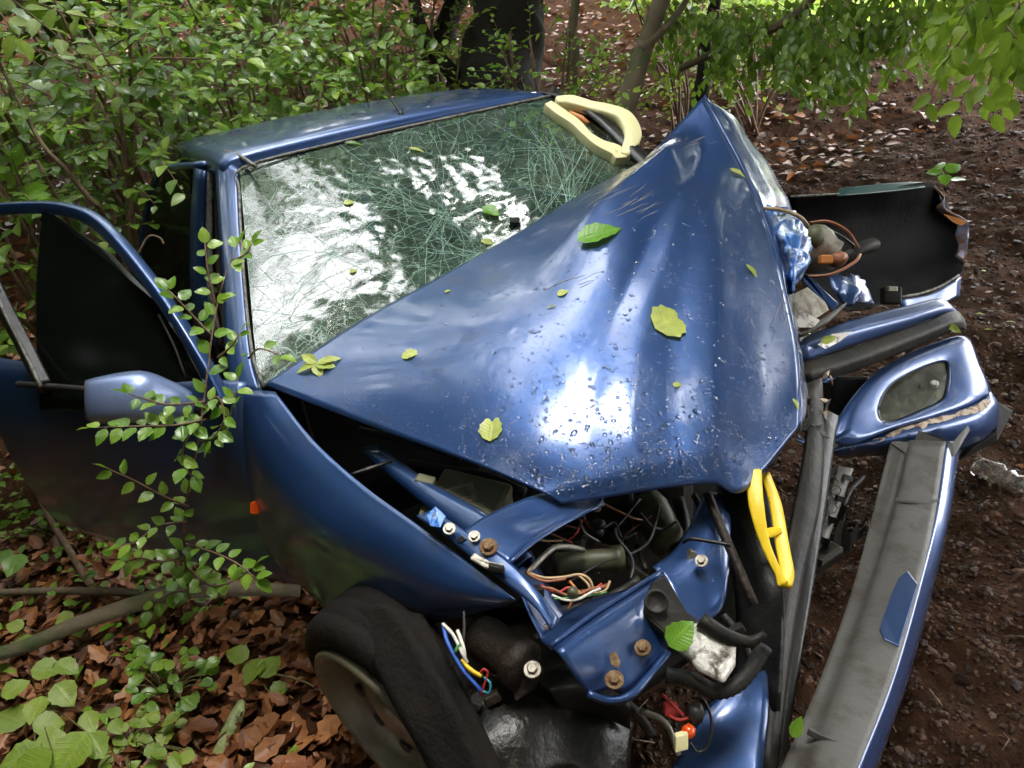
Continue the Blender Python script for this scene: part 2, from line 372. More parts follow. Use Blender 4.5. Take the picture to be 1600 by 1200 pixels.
def clod_mat():
    m, t, q = mat('soil_clod'); g_ = t.nodes.new('ShaderNodeNewGeometry')
    c = ramp(t, g_.outputs['Random Per Island'], [(0., (.022, .011, .007)), (.5, (.06, .030, .018)), (.9, (.11, .06, .037)), (1., (.17, .11, .07))])
    c = mixc(t, .6, c, ramp(t, noi(t, g_.outputs['Position'], 70, 5), [(.3, .5), (.7, 1.3)]), 'MULTIPLY')
    t.links.new(c, q.inputs['Base Color']); q.inputs['Roughness'].default_value = .6; q.inputs['Specular IOR Level'].default_value = .2
    bump(t, noi(t, g_.outputs['Position'], 120, 5), .8, .01, q); return m
CLOD = clod_mat()
# ------------------------------------------------------------------ ground
def vnoise(x, y, s, seed=0):
    """cheap vectorised value noise"""
    x = x / s; y = y / s; xi = np.floor(x).astype(int); yi = np.floor(y).astype(int); fx = x - xi; fy = y - yi
    fx = fx * fx * (3 - 2 * fx); fy = fy * fy * (3 - 2 * fy)
    def h(a, b):
        n = (a * 374761393 + b * 668265263 + seed * 982451653) & 0x7fffffff
        n = ((n ^ (n >> 13)) * 1274126177) & 0x7fffffff
        return ((n ^ (n >> 16)) & 0xffff) / 65535.0 - .5
    return (h(xi, yi) * (1 - fx) + h(xi + 1, yi) * fx) * (1 - fy) + (h(xi, yi + 1) * (1 - fx) + h(xi + 1, yi + 1) * fx) * fy
def sst(a, b, x): t = np.clip((x - a) / (b - a), 0, 1); return t * t * (3 - 2 * t)
def height(x, y, fine=True):
    x = np.asarray(x, float); y = np.asarray(y, float)
    bank = .30 * np.maximum(0, -x - 2.6) ** 1.05 * (1 - sst(6.0, 12, y + .25 * (x + 3)))
    bank = np.minimum(bank, 7.)
    left = .22 * np.maximum(0, -y - 2.2) * (1 - sst(-1.0, 1.5, x))
    mound = .55 * np.exp(-(((x + 3.6) / 2.2) ** 2 + ((y - 8.2) / 3.0) ** 2)) + .12 * np.exp(-(((x + 1.2) / 1.0) ** 2 + ((y - 5.2) / 1.4) ** 2))
    h = bank + left + mound + .10 * vnoise(x, y, 1.1, 1) + .05 * vnoise(x, y, .4, 2)
    if fine:
        soil = sst(-.3, .6, y)
        h = h + (.05 * vnoise(x, y, .14, 3) + .028 * vnoise(x, y, .065, 4)) * (.35 + .65 * soil)
    return h - .03
def axis(lo, hi, step, far):
    a = list(np.arange(lo, hi, step)); q = step; v = lo
    pre = []
    while v > -far: q *= 1.25; v -= q; pre.append(v)
    post = []; q = step; v = a[-1]
    while v < far: q *= 1.25; v += q; post.append(v)
    return np.array(pre[::-1] + a + post)
gx = axis(-3.2, 2.2, .024, 90); gy = axis(-3.0, 6.0, .024, 90)
X, Y = np.meshgrid(gx, gy, indexing='ij')
Zg = height(X, Y)
gv = np.stack([X.ravel(), Y.ravel(), Zg.ravel()], -1)
ny = len(gy); idx = np.arange(len(gx) * ny).reshape(len(gx), ny)
gf = np.stack([idx[:-1, :-1], idx[1:, :-1], idx[1:, 1:], idx[:-1, 1:]], -1).reshape(-1, 4)
gme = bpy.data.meshes.new('ground'); gme.vertices.add(len(gv)); gme.vertices.foreach_set('co', gv.ravel())
gme.loops.add(gf.size); gme.loops.foreach_set('vertex_index', gf.ravel().astype(np.int32))
gme.polygons.add(len(gf)); gme.polygons.foreach_set('loop_start', np.arange(0, gf.size, 4, dtype=np.int32))
gme.update(calc_edges=True); gme.polygons.foreach_set('use_smooth', np.ones(len(gf), dtype=bool))
lm = np.clip(1 - sst(-.9, -.2, Y + .25 * vnoise(X, Y, .5, 9)) + sst(-3.2, -4.4, X + .6 * vnoise(X, Y, 1.2, 5)) * (1 - sst(5, 7.5, Y + .5 * (X + 4))), 0, 1)
gr = sst(8.5, 11, Y) * sst(-4, -8, X)
for nme, arr in (('litter', lm), ('grass', gr)):
    at_ = gme.attributes.new(nme, 'FLOAT', 'POINT'); at_.data.foreach_set('value', arr.ravel().astype(np.float32))
gme.materials.append(GROUND)
go = bpy.data.objects.new('ground', gme); link(go); tag(go, None, None, None, 'structure')
GZ = lambda x, y: float(height(x, y))
def onground(px, py, dz=0.0):
    """walk the pixel's sight line down to the terrain"""
    r = CF + (px - 800) / FPX * CR - (py - 600) / FPX * CU; d = .8
    while d < 60:
        q = CAM + r * d
        if q.z < GZ(q.x, q.y) + dz: return q
        d += .01 + d * .004
    return CAM + r * 20
# ------------------------------------------------------------------ leaf shapes
def leaf_shape(nl=6, fold=.25, curl=.12, wid=.32, serr=0.0, tip=1.0, cols=(-1, -.5, 0, .5, 1)):
    v = []; uv = []; f = []; m = len(cols)
    for i in range(nl + 1):
        t = i / nl; w = wid * math.sin(math.pi * min(1, t ** .82)) ** .8 * (1 - .25 * t) if 0 < t < 1 else .004
        if serr and 0 < t < 1: w *= 1 + serr * (1 if i % 2 else -1)
        for c in cols:
            y = c * w
            v.append((t, y, abs(c) * w * fold - curl * t * t + .02 * math.sin(9 * t + c * 3) * (abs(c) > .9)))
            uv.append((t, c * .5))
    for i in range(nl):
        for j in range(m - 1): f.append((i * m + j, (i + 1) * m + j, (i + 1) * m + j + 1, i * m + j + 1))
    return np.array(v), f, np.array(uv)
LS_FINE = leaf_shape(9, .22, .10, .31, .07)
LS_MID = leaf_shape(5, .25, .14, .32, 0, cols=(-1, 0, 1))
LS_LOW = leaf_shape(3, .25, .16, .34, 0, cols=(-1, 0, 1))
LS_TINY = leaf_shape(2, .25, .2, .40, 0, cols=(-1, 0, 1))
LS_DEAD = leaf_shape(6, .4, -.22, .32, .16, cols=(-1, -.5, 0, .5, 1))
LS_CRUMB = leaf_shape(2, .8, -.4, .30, .2, cols=(-1, 0, 1))
_me = {}
def leaf_mesh(key, shape, m):
    if (key, m.name) not in _me:
        me = bpy.data.meshes.new('leaf'); me.from_pydata(shape[0].tolist(), [], shape[1])
        me.polygons.foreach_set('use_smooth', [True] * len(me.polygons))
        ul = me.uv_layers.new(name='UVMap'); li = np.zeros(len(me.loops), dtype=np.int32); me.loops.foreach_get('vertex_index', li)
        ul.data.foreach_set('uv', shape[2][li].ravel()); me.materials.append(m); _me[(key, m.name)] = me
    return _me[(key, m.name)]
def rotm(d, up, roll=0.0):
    """rows of axes: x along leaf, z leaf normal"""
    x = Vector(d).normalized(); z = Vector(up); z = z - x * z.dot(x)
    z = z.normalized() if z.length > 1e-5 else x.orthogonal().normalized()
    if roll: z = Quaternion(x, roll) @ z
    return Matrix((x, z.cross(x), z)).transposed()
def leaf_obj(name, p, d, up, size, m, parent=None, shape=('fine', LS_FINE), roll=0.0, width=1.0):
    o = bpy.data.objects.new(name, leaf_mesh(shape[0], shape[1], m)); link(o, parent, p)
    o.rotation_mode = 'QUATERNION'; o.rotation_quaternion = rotm(d, up, roll).to_quaternion(); o.scale = (size, size * width, size)
    return o
def leaf_mass(name, L, shape, m, parent=None, loc=None, **k):
    """L: list of (pos, dir, up, size) joined into one mesh"""
    sv, sf, su = shape; n = len(L); k_ = len(sv)
    Mx = np.array([[list(r) for r in (rotm(d, u))] for _, d, u, _ in L]); Ps = np.array([tuple(p) for p, *_ in L]); Sz = np.array([s for *_, s in L])
    V = np.einsum('nij,kj->nki', Mx, sv) * Sz[:, None, None] + Ps[:, None, :]
    nf = len(sf); Fa = (np.array(sf)[None] + (np.arange(n) * k_)[:, None, None]).reshape(-1, 4)
    V = V.reshape(-1, 3); c = V.mean(0) if loc is None else np.array(loc); me = bpy.data.meshes.new(name)
    me.vertices.add(len(V)); me.vertices.foreach_set('co', (V - c).ravel())
    me.loops.add(Fa.size); me.loops.foreach_set('vertex_index', Fa.ravel().astype(np.int32))
    me.polygons.add(len(Fa)); me.polygons.foreach_set('loop_start', np.arange(0, Fa.size, 4, dtype=np.int32))
    me.update(calc_edges=True); me.polygons.foreach_set('use_smooth', np.ones(len(Fa), dtype=bool))
    ul = me.uv_layers.new(name='UVMap'); UV = np.tile(su, (n, 1))[Fa.ravel()]; ul.data.foreach_set('uv', UV.ravel())
    me.materials.append(m); o = bpy.data.objects.new(name, me); link(o, parent, c)
    return tag(o, k.get('label'), k.get('cat'), k.get('group'), 'stuff')
rnd = random.uniform
def rvec(s=1.0): return Vector((random.gauss(0, 1), random.gauss(0, 1), random.gauss(0, 1))) * s
# ================================================================== the wrecked car
CARO = (-.3, 0, 0)
car = empty('wrecked_car', CARO, 'crashed blue car with crumpled bonnet, shattered windscreen and torn open front', 'car')
# ---- bonnet
BC = [[P(412, 600, 1.85), P(560, 503, 1.95), P(700, 425, 2.05), P(830, 352, 2.14), P(930, 296, 2.22), P(1012, 243, 2.30), P(1100, 150, 2.40)],
      [P(565, 660, 1.72), P(690, 575, 1.745), P(800, 505, 1.79), P(900, 440, 1.85), P(995, 385, 1.91), P(1085, 335, 1.98), P(1185, 315, 2.10)],
      [P(735, 722, 1.58), P(812, 682, 1.585), P(885, 642, 1.61), P(962, 602, 1.64), P(1042, 562, 1.68), P(1132, 530, 1.73), P(1240, 510, 1.84)],
      [P(878, 782, 1.50), P(940, 775, 1.50), P(1000, 766, 1.50), P(1060, 757, 1.50), P(1120, 752, 1.505), P(1170, 762, 1.52), P(1252, 662, 1.64)]]
def bdisp(u, v, p):
    t = (1 - u) / max(v, .04); dist = math.hypot(1 - u, v); rp = min(1, dist / .35)
    d = 0
    for ti, w, a in ((.30, .20, .010), (.66, .20, .008), (.12, .10, .006)):
        x = abs(t - ti) / w
        if x < 1: d += a * (1 - x)
    edge = min(1, 5 * min(u, 1 - u) + .15) * min(1, 6 * min(v, 1 - v) + .1)
    d *= rp * edge
    su = min(1, max(0, (.95 - u) / .57)); vl = .08 + .20 * su
    if u < .95: d += .062 * max(0, 1 - abs(v - vl) / (.05 + .22 * min(1, su * 1.5))) * (1 - min(1, max(0, (su - .5) / .5)) ** 2 * (3 - 2 * min(1, max(0, (su - .5) / .5)))) * min(1, su * 6)
    d += .026 * math.sin(math.pi * u) * math.sin(math.pi * v)
    d += edge * (.0010 * nz(p, 6, 3) + .0004 * nz(p, 17, 5))
    if v > .93: d -= .25 * (v - .93) ** 1.2
    return d
bv, bf, bG = sheet_geo(BC, 14, 26, bdisp)
bonnet = mk('bonnet', bv, bf, BLUE, car, solid=.004, label='buckled blue bonnet folded up to a peak, beaded with rain')
BON = BVHTree.FromPolygons(bv, bf)
def onb(px, py, bvh):
    r = (CF + (px - 800) / FPX * CR - (py - 600) / FPX * CU).normalized()
    h = bvh.ray_cast(CAM, r)
    return (h[0], h[1] if h[1].dot(r) < 0 else -h[1]) if h[0] else (None, None)
# flank beyond the ridge and crushed edge
RID = [bG[i][-1] for i in range(0, len(bG), 6)]
n_ = len(RID)
outp = PP([(1100, 150, 2.40), (1140, 178, 2.42), (1172, 215, 2.42), (1203, 258, 2.42), (1226, 300, 2.40), (1240, 335, 2.36), (1242, 400, 2.24), (1240, 470, 2.12), (1246, 530, 2.0), (1256, 580, 1.92), (1260, 620, 1.84), (1256, 655, 1.74), (1253, 662, 1.66)])
outp = catmull(outp, 4); ids = [round(i * (len(outp) - 1) / (n_ - 1)) for i in range(n_)]
FC = [[RID[i] - CF * .001, RID[i].lerp(outp[ids[i]], .5) + (CU * .015 if 0 < i < n_ - 1 else CU * 0), outp[ids[i]]] for i in range(n_)]
sheet('bonnet_flank', FC, BLUE, bonnet, 4, 4, lambda u, v, p: .010 * nz(p, 11, 2) * min(1, 5 * u), .003)
# crushed bright metal under the flank
CC = [PP([(1192, 318, 2.16), (1215, 322, 2.12), (1242, 330, 2.16), (1252, 345, 2.22)]), PP([(1205, 365, 2.1), (1228, 370, 2.02), (1250, 368, 2.05), (1268, 378, 2.14)]),
      PP([(1215, 410, 2.06), (1235, 412, 1.99), (1250, 415, 2.02), (1262, 412, 2.1)]), PP([(1230, 460, 2.0), (1238, 455, 1.97), (1242, 450, 1.99), (1246, 445, 2.04)])]
sheet('crushed_edge', CC, CRUSH, bonnet, 8, 8, lambda u, v, p: .016 * nz(p, 26, 4) + .008 * nz(p, 60, 8), .002, label='crushed and scraped bright blue edge of the bonnet')
# ---- rain drops on the bonnet
dv = []; df_ = []
cand = [(i, j) for i in range(1, len(bG) - 2) for j in range(1, len(bG[0]) - 2)]
for k in range(3000):
    i, j = random.choice(cand); a, b = random.random(), random.random()
    v_ = i / len(bG)
    if random.random() > .18 + .82 * v_: continue
    p = bG[i][j].lerp(bG[i][j + 1], a).lerp(bG[i + 1][j].lerp(bG[i + 1][j + 1], a), b); n = gnormal(bG, i, j)
    r = random.choice((.0010, .0014, .0018, .0018, .0026, .0034, .0042)) * (.7 + .7 * v_)
    if random.random() < .02: r *= 1.7
    x = n.orthogonal().normalized(); x = Quaternion(n, rnd(0, 6.28)) @ x; y = n.cross(x); st = rnd(1, 1.7); b0 = len(dv)
    for q, h in ((1., -.05), (.8, .32), (.38, .52)):
        for s in range(7):
            an = 2 * math.pi * s / 7; dv.append(p + (x * math.cos(an) * st + y * math.sin(an)) * r * q + n * r * h)
    dv.append(p + n * r * .58)
    for l in range(2):
        for s in range(7): df_.append((b0 + l * 7 + s, b0 + l * 7 + (s + 1) % 7, b0 + l * 7 + 7 + (s + 1) % 7, b0 + l * 7 + 7 + s))
    for s in range(7): df_.append((b0 + 14 + s, b0 + 14 + (s + 1) % 7, b0 + 21))
    df_.append(tuple(b0 + s for s in range(7))[::-1])
mk('rain_drops', dv, df_, WATER, bonnet, kind='stuff')
scr = MB()
for x, y, a, l, w, n in ((960, 312, .45, 60, 10, 16), (885, 440, .5, 40, 8, 8), (1110, 225, .3, 40, 12, 8), (1225, 480, 1.4, 40, 10, 6), (1000, 330, .5, 40, 6, 6)):
    for k in range(n):
        x0, y0 = x + rnd(-l, l) * math.cos(a) + rnd(-w, w), y - rnd(-l, l) * math.sin(a) * .6 + rnd(-w, w) * .5; ll = rnd(6, 26); aa = a + rnd(-.25, .25); pts = []
        for t_ in (-1, -.3, .4, 1):
            q, n_q = onb(x0 + ll * t_ * math.cos(aa), y0 - ll * t_ * math.sin(aa) + rnd(-1, 1), BON)
            if q is None: break
            pts.append(q + n_q * .0004)
        if len(pts) == 4:
            v, f = tube_geo(pts, [.0002, rnd(.0004, .0011), rnd(.0004, .0009), .0002], 4, 2); scr.add(v, f)
scr.build('scratch', simple('bare_scratch', (.34, .31, .27), .5, .3), bonnet, kind='stuff')
# ---- windscreen
TL, TR, BL, BR_ = P(374, 263, 2.30), P(862, 149, 2.78), P(404, 606, 1.84), Vector((.02, .77, .92))
WN = (TR - TL).cross(BL - TL).normalized(); WN = WN if WN.z > 0 else -WN
def wpt(px, py):
    r = CF + (px - 800) / FPX * CR - (py - 600) / FPX * CU
    return CAM + r * ((TL - CAM).dot(WN) / r.dot(WN))
IMP = [wpt(700, 330), wpt(760, 385), wpt(620, 300)]
def wdisp(u, v, p):
    e = min(1, 8 * min(u, 1 - u)) * min(1, 6 * min(v, 1 - v))
    d = .03 * math.sin(math.pi * u) * math.sin(math.pi * v)
    for q, a, w in ((IMP[0], .035, .2), (IMP[1], .03, .14)): d -= a * math.exp(-((p - q).length / w) ** 2)
    near = math.exp(-((p - IMP[0]).length / .38) ** 2)
    return d * 1 + e * ((.0005 + .0034 * near) * nz(p, 22, 1) + (.0003 + .0016 * near) * nz(p, 60, 9) + .003 * nz(p, 5, 4))
def lin(a, b, n): return [a.lerp(b, i / n) for i in range(n + 1)]
WC = [lin(TL.lerp(BL, i / 4), TR.lerp(BR_, i / 4), 5) for i in range(5)]
wv, wf, wG = sheet_geo(WC, 30, 26, wdisp)
nW = len(wG[0]); uvw = [(j / (nW - 1), i / (len(wG) - 1)) for i in range(len(wG)) for j in range(nW)]
screen = mk('windscreen', wv, wf, WSM, car, uv=np.array(uvw), label='shattered windscreen with a web of cracks')
WIN = BVHTree.FromPolygons(wv, wf)
cb = MB()
def crackline(pts, r):
    q = []
    for p in pts:
        h = WIN.find_nearest(p)
        if h[0] is None: continue
        n = h[1] if h[1].dot(CAM - h[0]) > 0 else -h[1]; q.append(h[0] + n * .001)
    if len(q) > 1:
        v, f = tube_geo(q, r, 3, 1); cb.add(v, f)
wx = (TR - TL).normalized(); wy = WN.cross(wx).normalized()
for ip, cnt, lmax in ((IMP[0], 46, .62), (IMP[1], 34, .45), (IMP[2], 20, .45), (wpt(520, 400), 30, .42), (wpt(450, 500), 16, .3), (wpt(860, 240), 22, .3)):
    for k in range(cnt):
        a = 2 * math.pi * k / cnt + rnd(-.1, .1); L = lmax * rnd(.25, 1) ** 1.0; p = ip + wx * rnd(-.02, .02) + wy * rnd(-.02, .02); pts = [p]; s = 0
        while s < L:
            a += random.gauss(0, .13); st = rnd(.018, .04); p = p + (wx * math.cos(a) + wy * math.sin(a)) * st; s += st
            u = (p - TL).dot(wx) / (TR - TL).length
            pts.append(p)
        crackline(pts, rnd(.0002, .00055))
    for k in range(9):
        rr = .03 + k * .035 * rnd(.8, 1.2); a0 = rnd(0, 6.28); sp = rnd(.8, 3)
        crackline([ip + (wx * math.cos(a0 + sp * q / 14) + wy * math.sin(a0 + sp * q / 14)) * rr * (1 + .12 * math.sin(q * 2.1 + k)) for q in range(15)], .0004)
for k in range(22):   # long running cracks near the pillar
    a = wpt(rnd(820, 965), rnd(190, 250)); b = wpt(rnd(830, 900), rnd(330, 360)); m1 = a.lerp(b, .5) + wx * rnd(-.03, .03)
    crackline(catmull([a, m1, b], 7), rnd(.0003, .0007))
cb.build('crack_line', CRACK, screen, kind='stuff')
# wiper block resting at the foot of the glass
q = wpt(803, 350) + WN * .012
box('wiper_stub', q, CR * .016, CU * .010, CF * .012, DKGREY, car, .004)
# ---- pillars and roof
BLp = [P(404, 608, 1.86)]
def strip(name, A, B, m, th=.012, parent=car, n=5, mid=None, **k):
    A, B = catmull(A, n), catmull(B, n); C = []
    for a, b in zip(A, B):
        c = (a + b) / 2 + (CAM - a).normalized() * (mid or 0); C.append([a, c, b])
    return sheet(name, C, m, parent, 3, 1, None, th, **k)
strip('pillar', PP([(336, 244, 2.34), (338, 300, 2.28), (347, 430, 2.10), (352, 540, 1.95), (362, 612, 1.87)]), PP([(374, 262, 2.295), (373, 310, 2.24), (380, 430, 2.07), (393, 555, 1.90), (408, 612, 1.835)]), BLUE, .03, mid=.012)
tube('windscreen_seal', PP([(862, 149, 2.77), (700, 184, 2.60), (520, 224, 2.43), (380, 262, 2.285), (374, 300, 2.24), (381, 430, 2.06), (394, 550, 1.89), (412, 604, 1.825)]), .0045, SEAL, car, 6, 4)
tube('drip_rail', PP([(350, 237, 2.36), (372, 242, 2.32), (399, 260, 2.26)]), .006, SEAL, car, 6)
strip('pillar', PP([(838, 141, 2.80), (880, 147, 2.76), (930, 172, 2.68), (985, 215, 2.60), (1060, 290, 2.45), (1120, 350, 2.38)]), PP([(858, 150, 2.775), (885, 158, 2.73), (925, 185, 2.66), (970, 228, 2.58), (1040, 300, 2.44), (1100, 360, 2.36)]), BLACK, .04, mid=.01)
rf = []
for x, z0, hw in ((-.675, 1.318, .565), (-.74, 1.342, .57), (-1.1, 1.352, .565), (-1.6, 1.325, .55), (-2.05, 1.26, .52)):
    row = []
    for s in (-1.06, -1, -.6, -.2, .2, .6, 1, 1.06):
        z = z0 + .018 * (1 - s * s) - (.055 if abs(s) > 1 else 0); y = s * hw
        if x == -.675: q_ = TL.lerp(TR, (s + 1) / 2) + Vector((-.01, 0, .012 * (1 - s * s) - (.02 if abs(s) > 1 else 0))); row.append(q_)
        else: row.append(Vector((x, y, z)))
    rf.append(row)
roof = sheet('roof', rf, BLUE, car, 4, 6, lambda u, v, p: .002 * nz(p, 3), .01)
ap = P(630, 187, 2.56)
lathe('aerial_base', ap - Vector((.012, 0, .012)), ap + Vector((-.01, 0, .03)), [(0, .016), (.5, .014), (1, .007)], BLACK, roof, 10)
tube('aerial', [ap + Vector((-.01, 0, .02)), P(604, 143, 2.70)], .0048, BLACK, roof, 6, 1)
# ---- far shell: side, rear, floor, interior
def side(y, s):
    rows = []
    for z, dy in ((.22, -.03), (.45, .03), (.62, .035), (.80, .01), (.90, -.02)):
        rows.append([Vector((x, s * (y + dy - (.05 if x < -2.4 else 0)), z)) for x in (-.02, -.5, -1.05, -1.6, -2.1, -2.5, -2.75)])
    return rows
sheet('side_panel', [r[2:] for r in side(.77, -1)], BLUE, car, 4, 4, None, .01)
sheet('side_panel', side(.77, 1), BLUE, car, 4, 4, None, .01)
sheet('tailgate', [[Vector((-2.05, y * .9, 1.22)) for y in (-.53, 0, .53)], [Vector((-2.45, y * 1.2, 1.0)) for y in (-.55, 0, .55)], [Vector((-2.80, y * 1.2, .85)) for y in (-.58, 0, .58)], [Vector((-2.85, y * 1.2, .3)) for y in (-.6, 0, .6)]], BLUE, car, 4, 5, None, .01)
box('floor_pan', (-1.2, 0, .24), (1.5, 0, 0), (0, .72, 0), (0, 0, .02), BLACK, car)
box('sill', (-.5, -.765, .27), (.55, 0, 0), (0, .05, 0), (0, 0, .06), BLUE, car, .02)
sheet('dashboard', [[Vector((-.12, y, .86 + .02 * math.cos(y * 2))) for y in (-.68, -.2, .2, .68)], [Vector((-.42, y, .89)) for y in (-.68, -.2, .2, .68)], [Vector((-.50, y, .80)) for y in (-.68, -.2, .2, .68)], [Vector((-.42, y, .45)) for y in (-.68, -.2, .2, .68)]], CABIN, car, 4, 4, None, .02)
for y in (-.37, .37):
    st = box('seat', (-1.05, y, .45), (.25, 0, .03), (0, .23, 0), (-.01, 0, .09), CABIN, car, .05)
    box('backrest', (-1.38, y, .78), (.10, 0, -.03), (0, .22, 0), (-.10, 0, .30), CABIN, st, .05)
    box('headrest', (-1.5, y, 1.16), (.045, 0, 0), (0, .12, 0), (-.02, 0, .08), CABIN, st, .03)
sw = [Vector((-.60, -.37, .84)) + .18 * (Vector((0, 1, 0)) * math.cos(a) + Vector((.42, 0, .9)) * math.sin(a)) for a in [i * math.pi / 8 for i in range(17)]]
tube('steering_wheel', sw, .014, BLACK, car, 6, 2)
box('bulkhead', (-.02, 0, .62), (.02, 0, 0), (0, .70, 0), (0, 0, .24), BLACK, car)
# centre pillar, rear side window
strip('centre_pillar', PP([(303, 262, 2.48), (297, 350, 2.55), (297, 450, 2.62), (306, 520, 2.68)]), PP([(322, 268, 2.44), (318, 350, 2.50), (320, 450, 2.57), (335, 540, 2.62)]), BLUE, .02, mid=.02)
strip('pillar_trim', PP([(324, 268, 2.44), (321, 350, 2.51), (323, 450, 2.57), (338, 540, 2.62)]), PP([(333, 272, 2.44), (331, 350, 2.50), (333, 450, 2.56), (347, 540, 2.60)]), SEAL, .01, mid=.006)
tube('door_seal', PP([(338, 262, 2.42), (339, 350, 2.48), (343, 450, 2.52), (356, 560, 2.54)]), .008, RUBBER, car, 6)
plate('rear_side_window', PP([(298, 262, 2.50), (258, 272, 2.66), (240, 300, 2.78), (222, 390, 2.86), (218, 470, 2.92), (296, 480, 2.64)]), .006, DGLASS, car)
tube('window_frame', PP([(322, 258, 2.44), (262, 264, 2.66), (240, 290, 2.80), (222, 385, 2.90), (216, 470, 2.96)]), .014, BLUE, car, 6)
# ---- front wing (near)
FNC = [PP([(430, 612, 1.82), (490, 688, 1.715), (566, 757, 1.61), (650, 818, 1.49), (732, 878, 1.38), (805, 937, 1.272)]),
       PP([(395, 610, 1.835), (446, 705, 1.73), (525, 785, 1.62), (610, 845, 1.50), (705, 898, 1.385), (804, 938, 1.273)]),
       PP([(370, 618, 1.87), (405, 730, 1.79), (478, 815, 1.68), (570, 875, 1.56), (680, 920, 1.41), (803, 940, 1.275)]),
       PP([(372, 690, 1.93), (404, 800, 1.90), (462, 868, 1.80), (545, 920, 1.67), (650, 950, 1.48), (800, 942, 1.28)]),
       PP([(385, 760, 2.01), (412, 850, 2.0), (466, 912, 1.90), (540, 968, 1.74), (676, 972, 1.49), (797, 944, 1.284)])]
fv, ff, fG = sheet_geo(FNC, 8, 6, lambda u, v, p: .004 * nz(p, 5, 6) * math.sin(math.pi * u))
wing = mk('front_wing', fv, ff, BLUE, car, solid=.003, label='dark blue front wing torn loose at its tip')
WNG = BVHTree.FromPolygons(fv, ff)
q, n = onb(402, 792, WNG)
if q: box('side_repeater', q + n * .004, CR * .010, CU * .016, n * .006, AMBER, wing, .004)
# ---- open door
H = Vector((.0, -.80, 0)); th = RAD(33); DX = Vector((-math.cos(th), -math.sin(th), 0)); DO = Vector((math.sin(th), -math.cos(th), 0))
door = None
def D(l, z, o=0): return H + DX * l + Vector((0, 0, z)) + DO * o
dp = [[D(l, z, o + .02 * math.sin(l * 3)) for l in (.03, .25, .5, .75, 1.0, 1.06)] for z, o in ((.90, -.01), (.86, .03), (.70, .06), (.5, .055), (.34, .03), (.24, -.02))]
door = sheet('front_door', dp, BLUE, car, 4, 4, None, .05, label='front door standing open with its mirror and dropped window')
sweep('window_frame', PP([(352, 628, 1.84), (318, 566, 1.86), (262, 478, 1.90), (205, 403, 1.96), (158, 352, 2.02), (118, 331, 2.06), (60, 324, 2.12), (-60, 330, 2.24)]), [.022, .03, .034, .036, .036, .034, .034, .034], .03, DO + Vector((0, 0, .1)), BLUE, door, 6, .006, smooth=True)
sweep('window_frame', PP([(70, 606, 2.03), (40, 545, 2.08), (5, 478, 2.12), (-40, 380, 2.18)]), .05, .03, DO, BLACK, door, 4, .006)
tube('frame_seal', PP([(64, 604, 2.005), (34, 540, 2.06), (0, 472, 2.10), (-40, 372, 2.16)]), .006, SEAL, door, 6)
plate('window_glass', PP([(66, 324, 2.10), (175, 398, 2.04), (255, 480, 1.95), (318, 600, 1.90), (318, 640, 1.90), (62, 640, 2.07), (57, 560, 2.08), (56, 440, 2.09)]), .004, DGLASS, door, .001, label='dark tinted side window slipped down in its frame')
tube('glass_rail', PP([(248, 492, 1.925), (272, 540, 1.90), (290, 590, 1.885)]), .003, RUBBER, door, 5)
tube('window_seal', PP([(28, 600, 2.05), (130, 608, 1.99), (250, 622, 1.90), (340, 640, 1.845)]), .009, RUBBER, door, 6)
tube('frame_seal', PP([(265, 503, 1.885), (300, 556, 1.865), (350, 632, 1.83)]), .003, SEAL, door, 5)
# mirror
MC = [PP([(300, 612, 1.76), (270, 596, 1.72), (218, 579, 1.69), (140, 592, 1.70), (132, 600, 1.75)]), PP([(301, 618, 1.74), (268, 606, 1.69), (215, 590, 1.645), (140, 600, 1.665), (131, 612, 1.74)]),
      PP([(303, 632, 1.74), (262, 630, 1.68), (205, 622, 1.63), (140, 628, 1.655), (131, 635, 1.735)]), PP([(303, 645, 1.745), (255, 655, 1.69), (205, 655, 1.645), (146, 655, 1.665), (133, 652, 1.74)]), PP([(300, 648, 1.78), (250, 662, 1.73), (205, 662, 1.70), (150, 662, 1.71), (137, 658, 1.76)])]
mir = sheet('mirror', MC, MIRROR_SKY, door, 5, 5, None, .004, label='blue door mirror shell, sky reflection put into its pale colour')
tube('mirror_foot', PP([(290, 632, 1.78), (330, 642, 1.82)]), [.02, .025], BLACK, mir, 8, 1)
# ---- wheel
wc = P(640, 1092, 1.64); wa = Vector((.28, -1, -.10)).normalized()
tyre = None
wheel = lathe('front_wheel', wc - wa * .06, wc + wa * .06, [(0, .06), (.3, .06), (.7, .06), (1.0, .05)], STEEL, car, 16)
ts = .92
lathe('tyre', wc - wa * .085, wc + wa * .085, [(t_, r_ * ts) for t_, r_ in ((.05, .215), (0, .24), (.06, .275), (.14, .287), (.2, .283), (.22, .290), (.42, .292), (.45, .286), (.48, .292), (.70, .292), (.73, .286), (.76, .29), (.86, .287), (.94, .275), (.99, .245), (.95, .222), (.9, .21))], TYRE, wheel, 56, caps=False)
rv, rf_ = lathe_geo(wc - wa * .04, wc + wa * .088, [(.35, .02), (.62, .05), (.70, .08), (.56, .115), (.60, .155), (.78, .172), (.98, .182), (1.06, .196), (1.0, .204), (.3, .19)], 48)
mk('rim', rv, rf_, ALU, wheel)
rx = wa.orthogonal().normalized(); ry = wa.cross(rx)
for k in range(10):
    a = k * 2 * math.pi / 10; c = wc + wa * .042 + (rx * math.cos(a) + ry * math.sin(a)) * .135
    lathe('rim_hole', c, c + wa * .004, [(0, .018), (1, .016)], BLACK, wheel, 10)
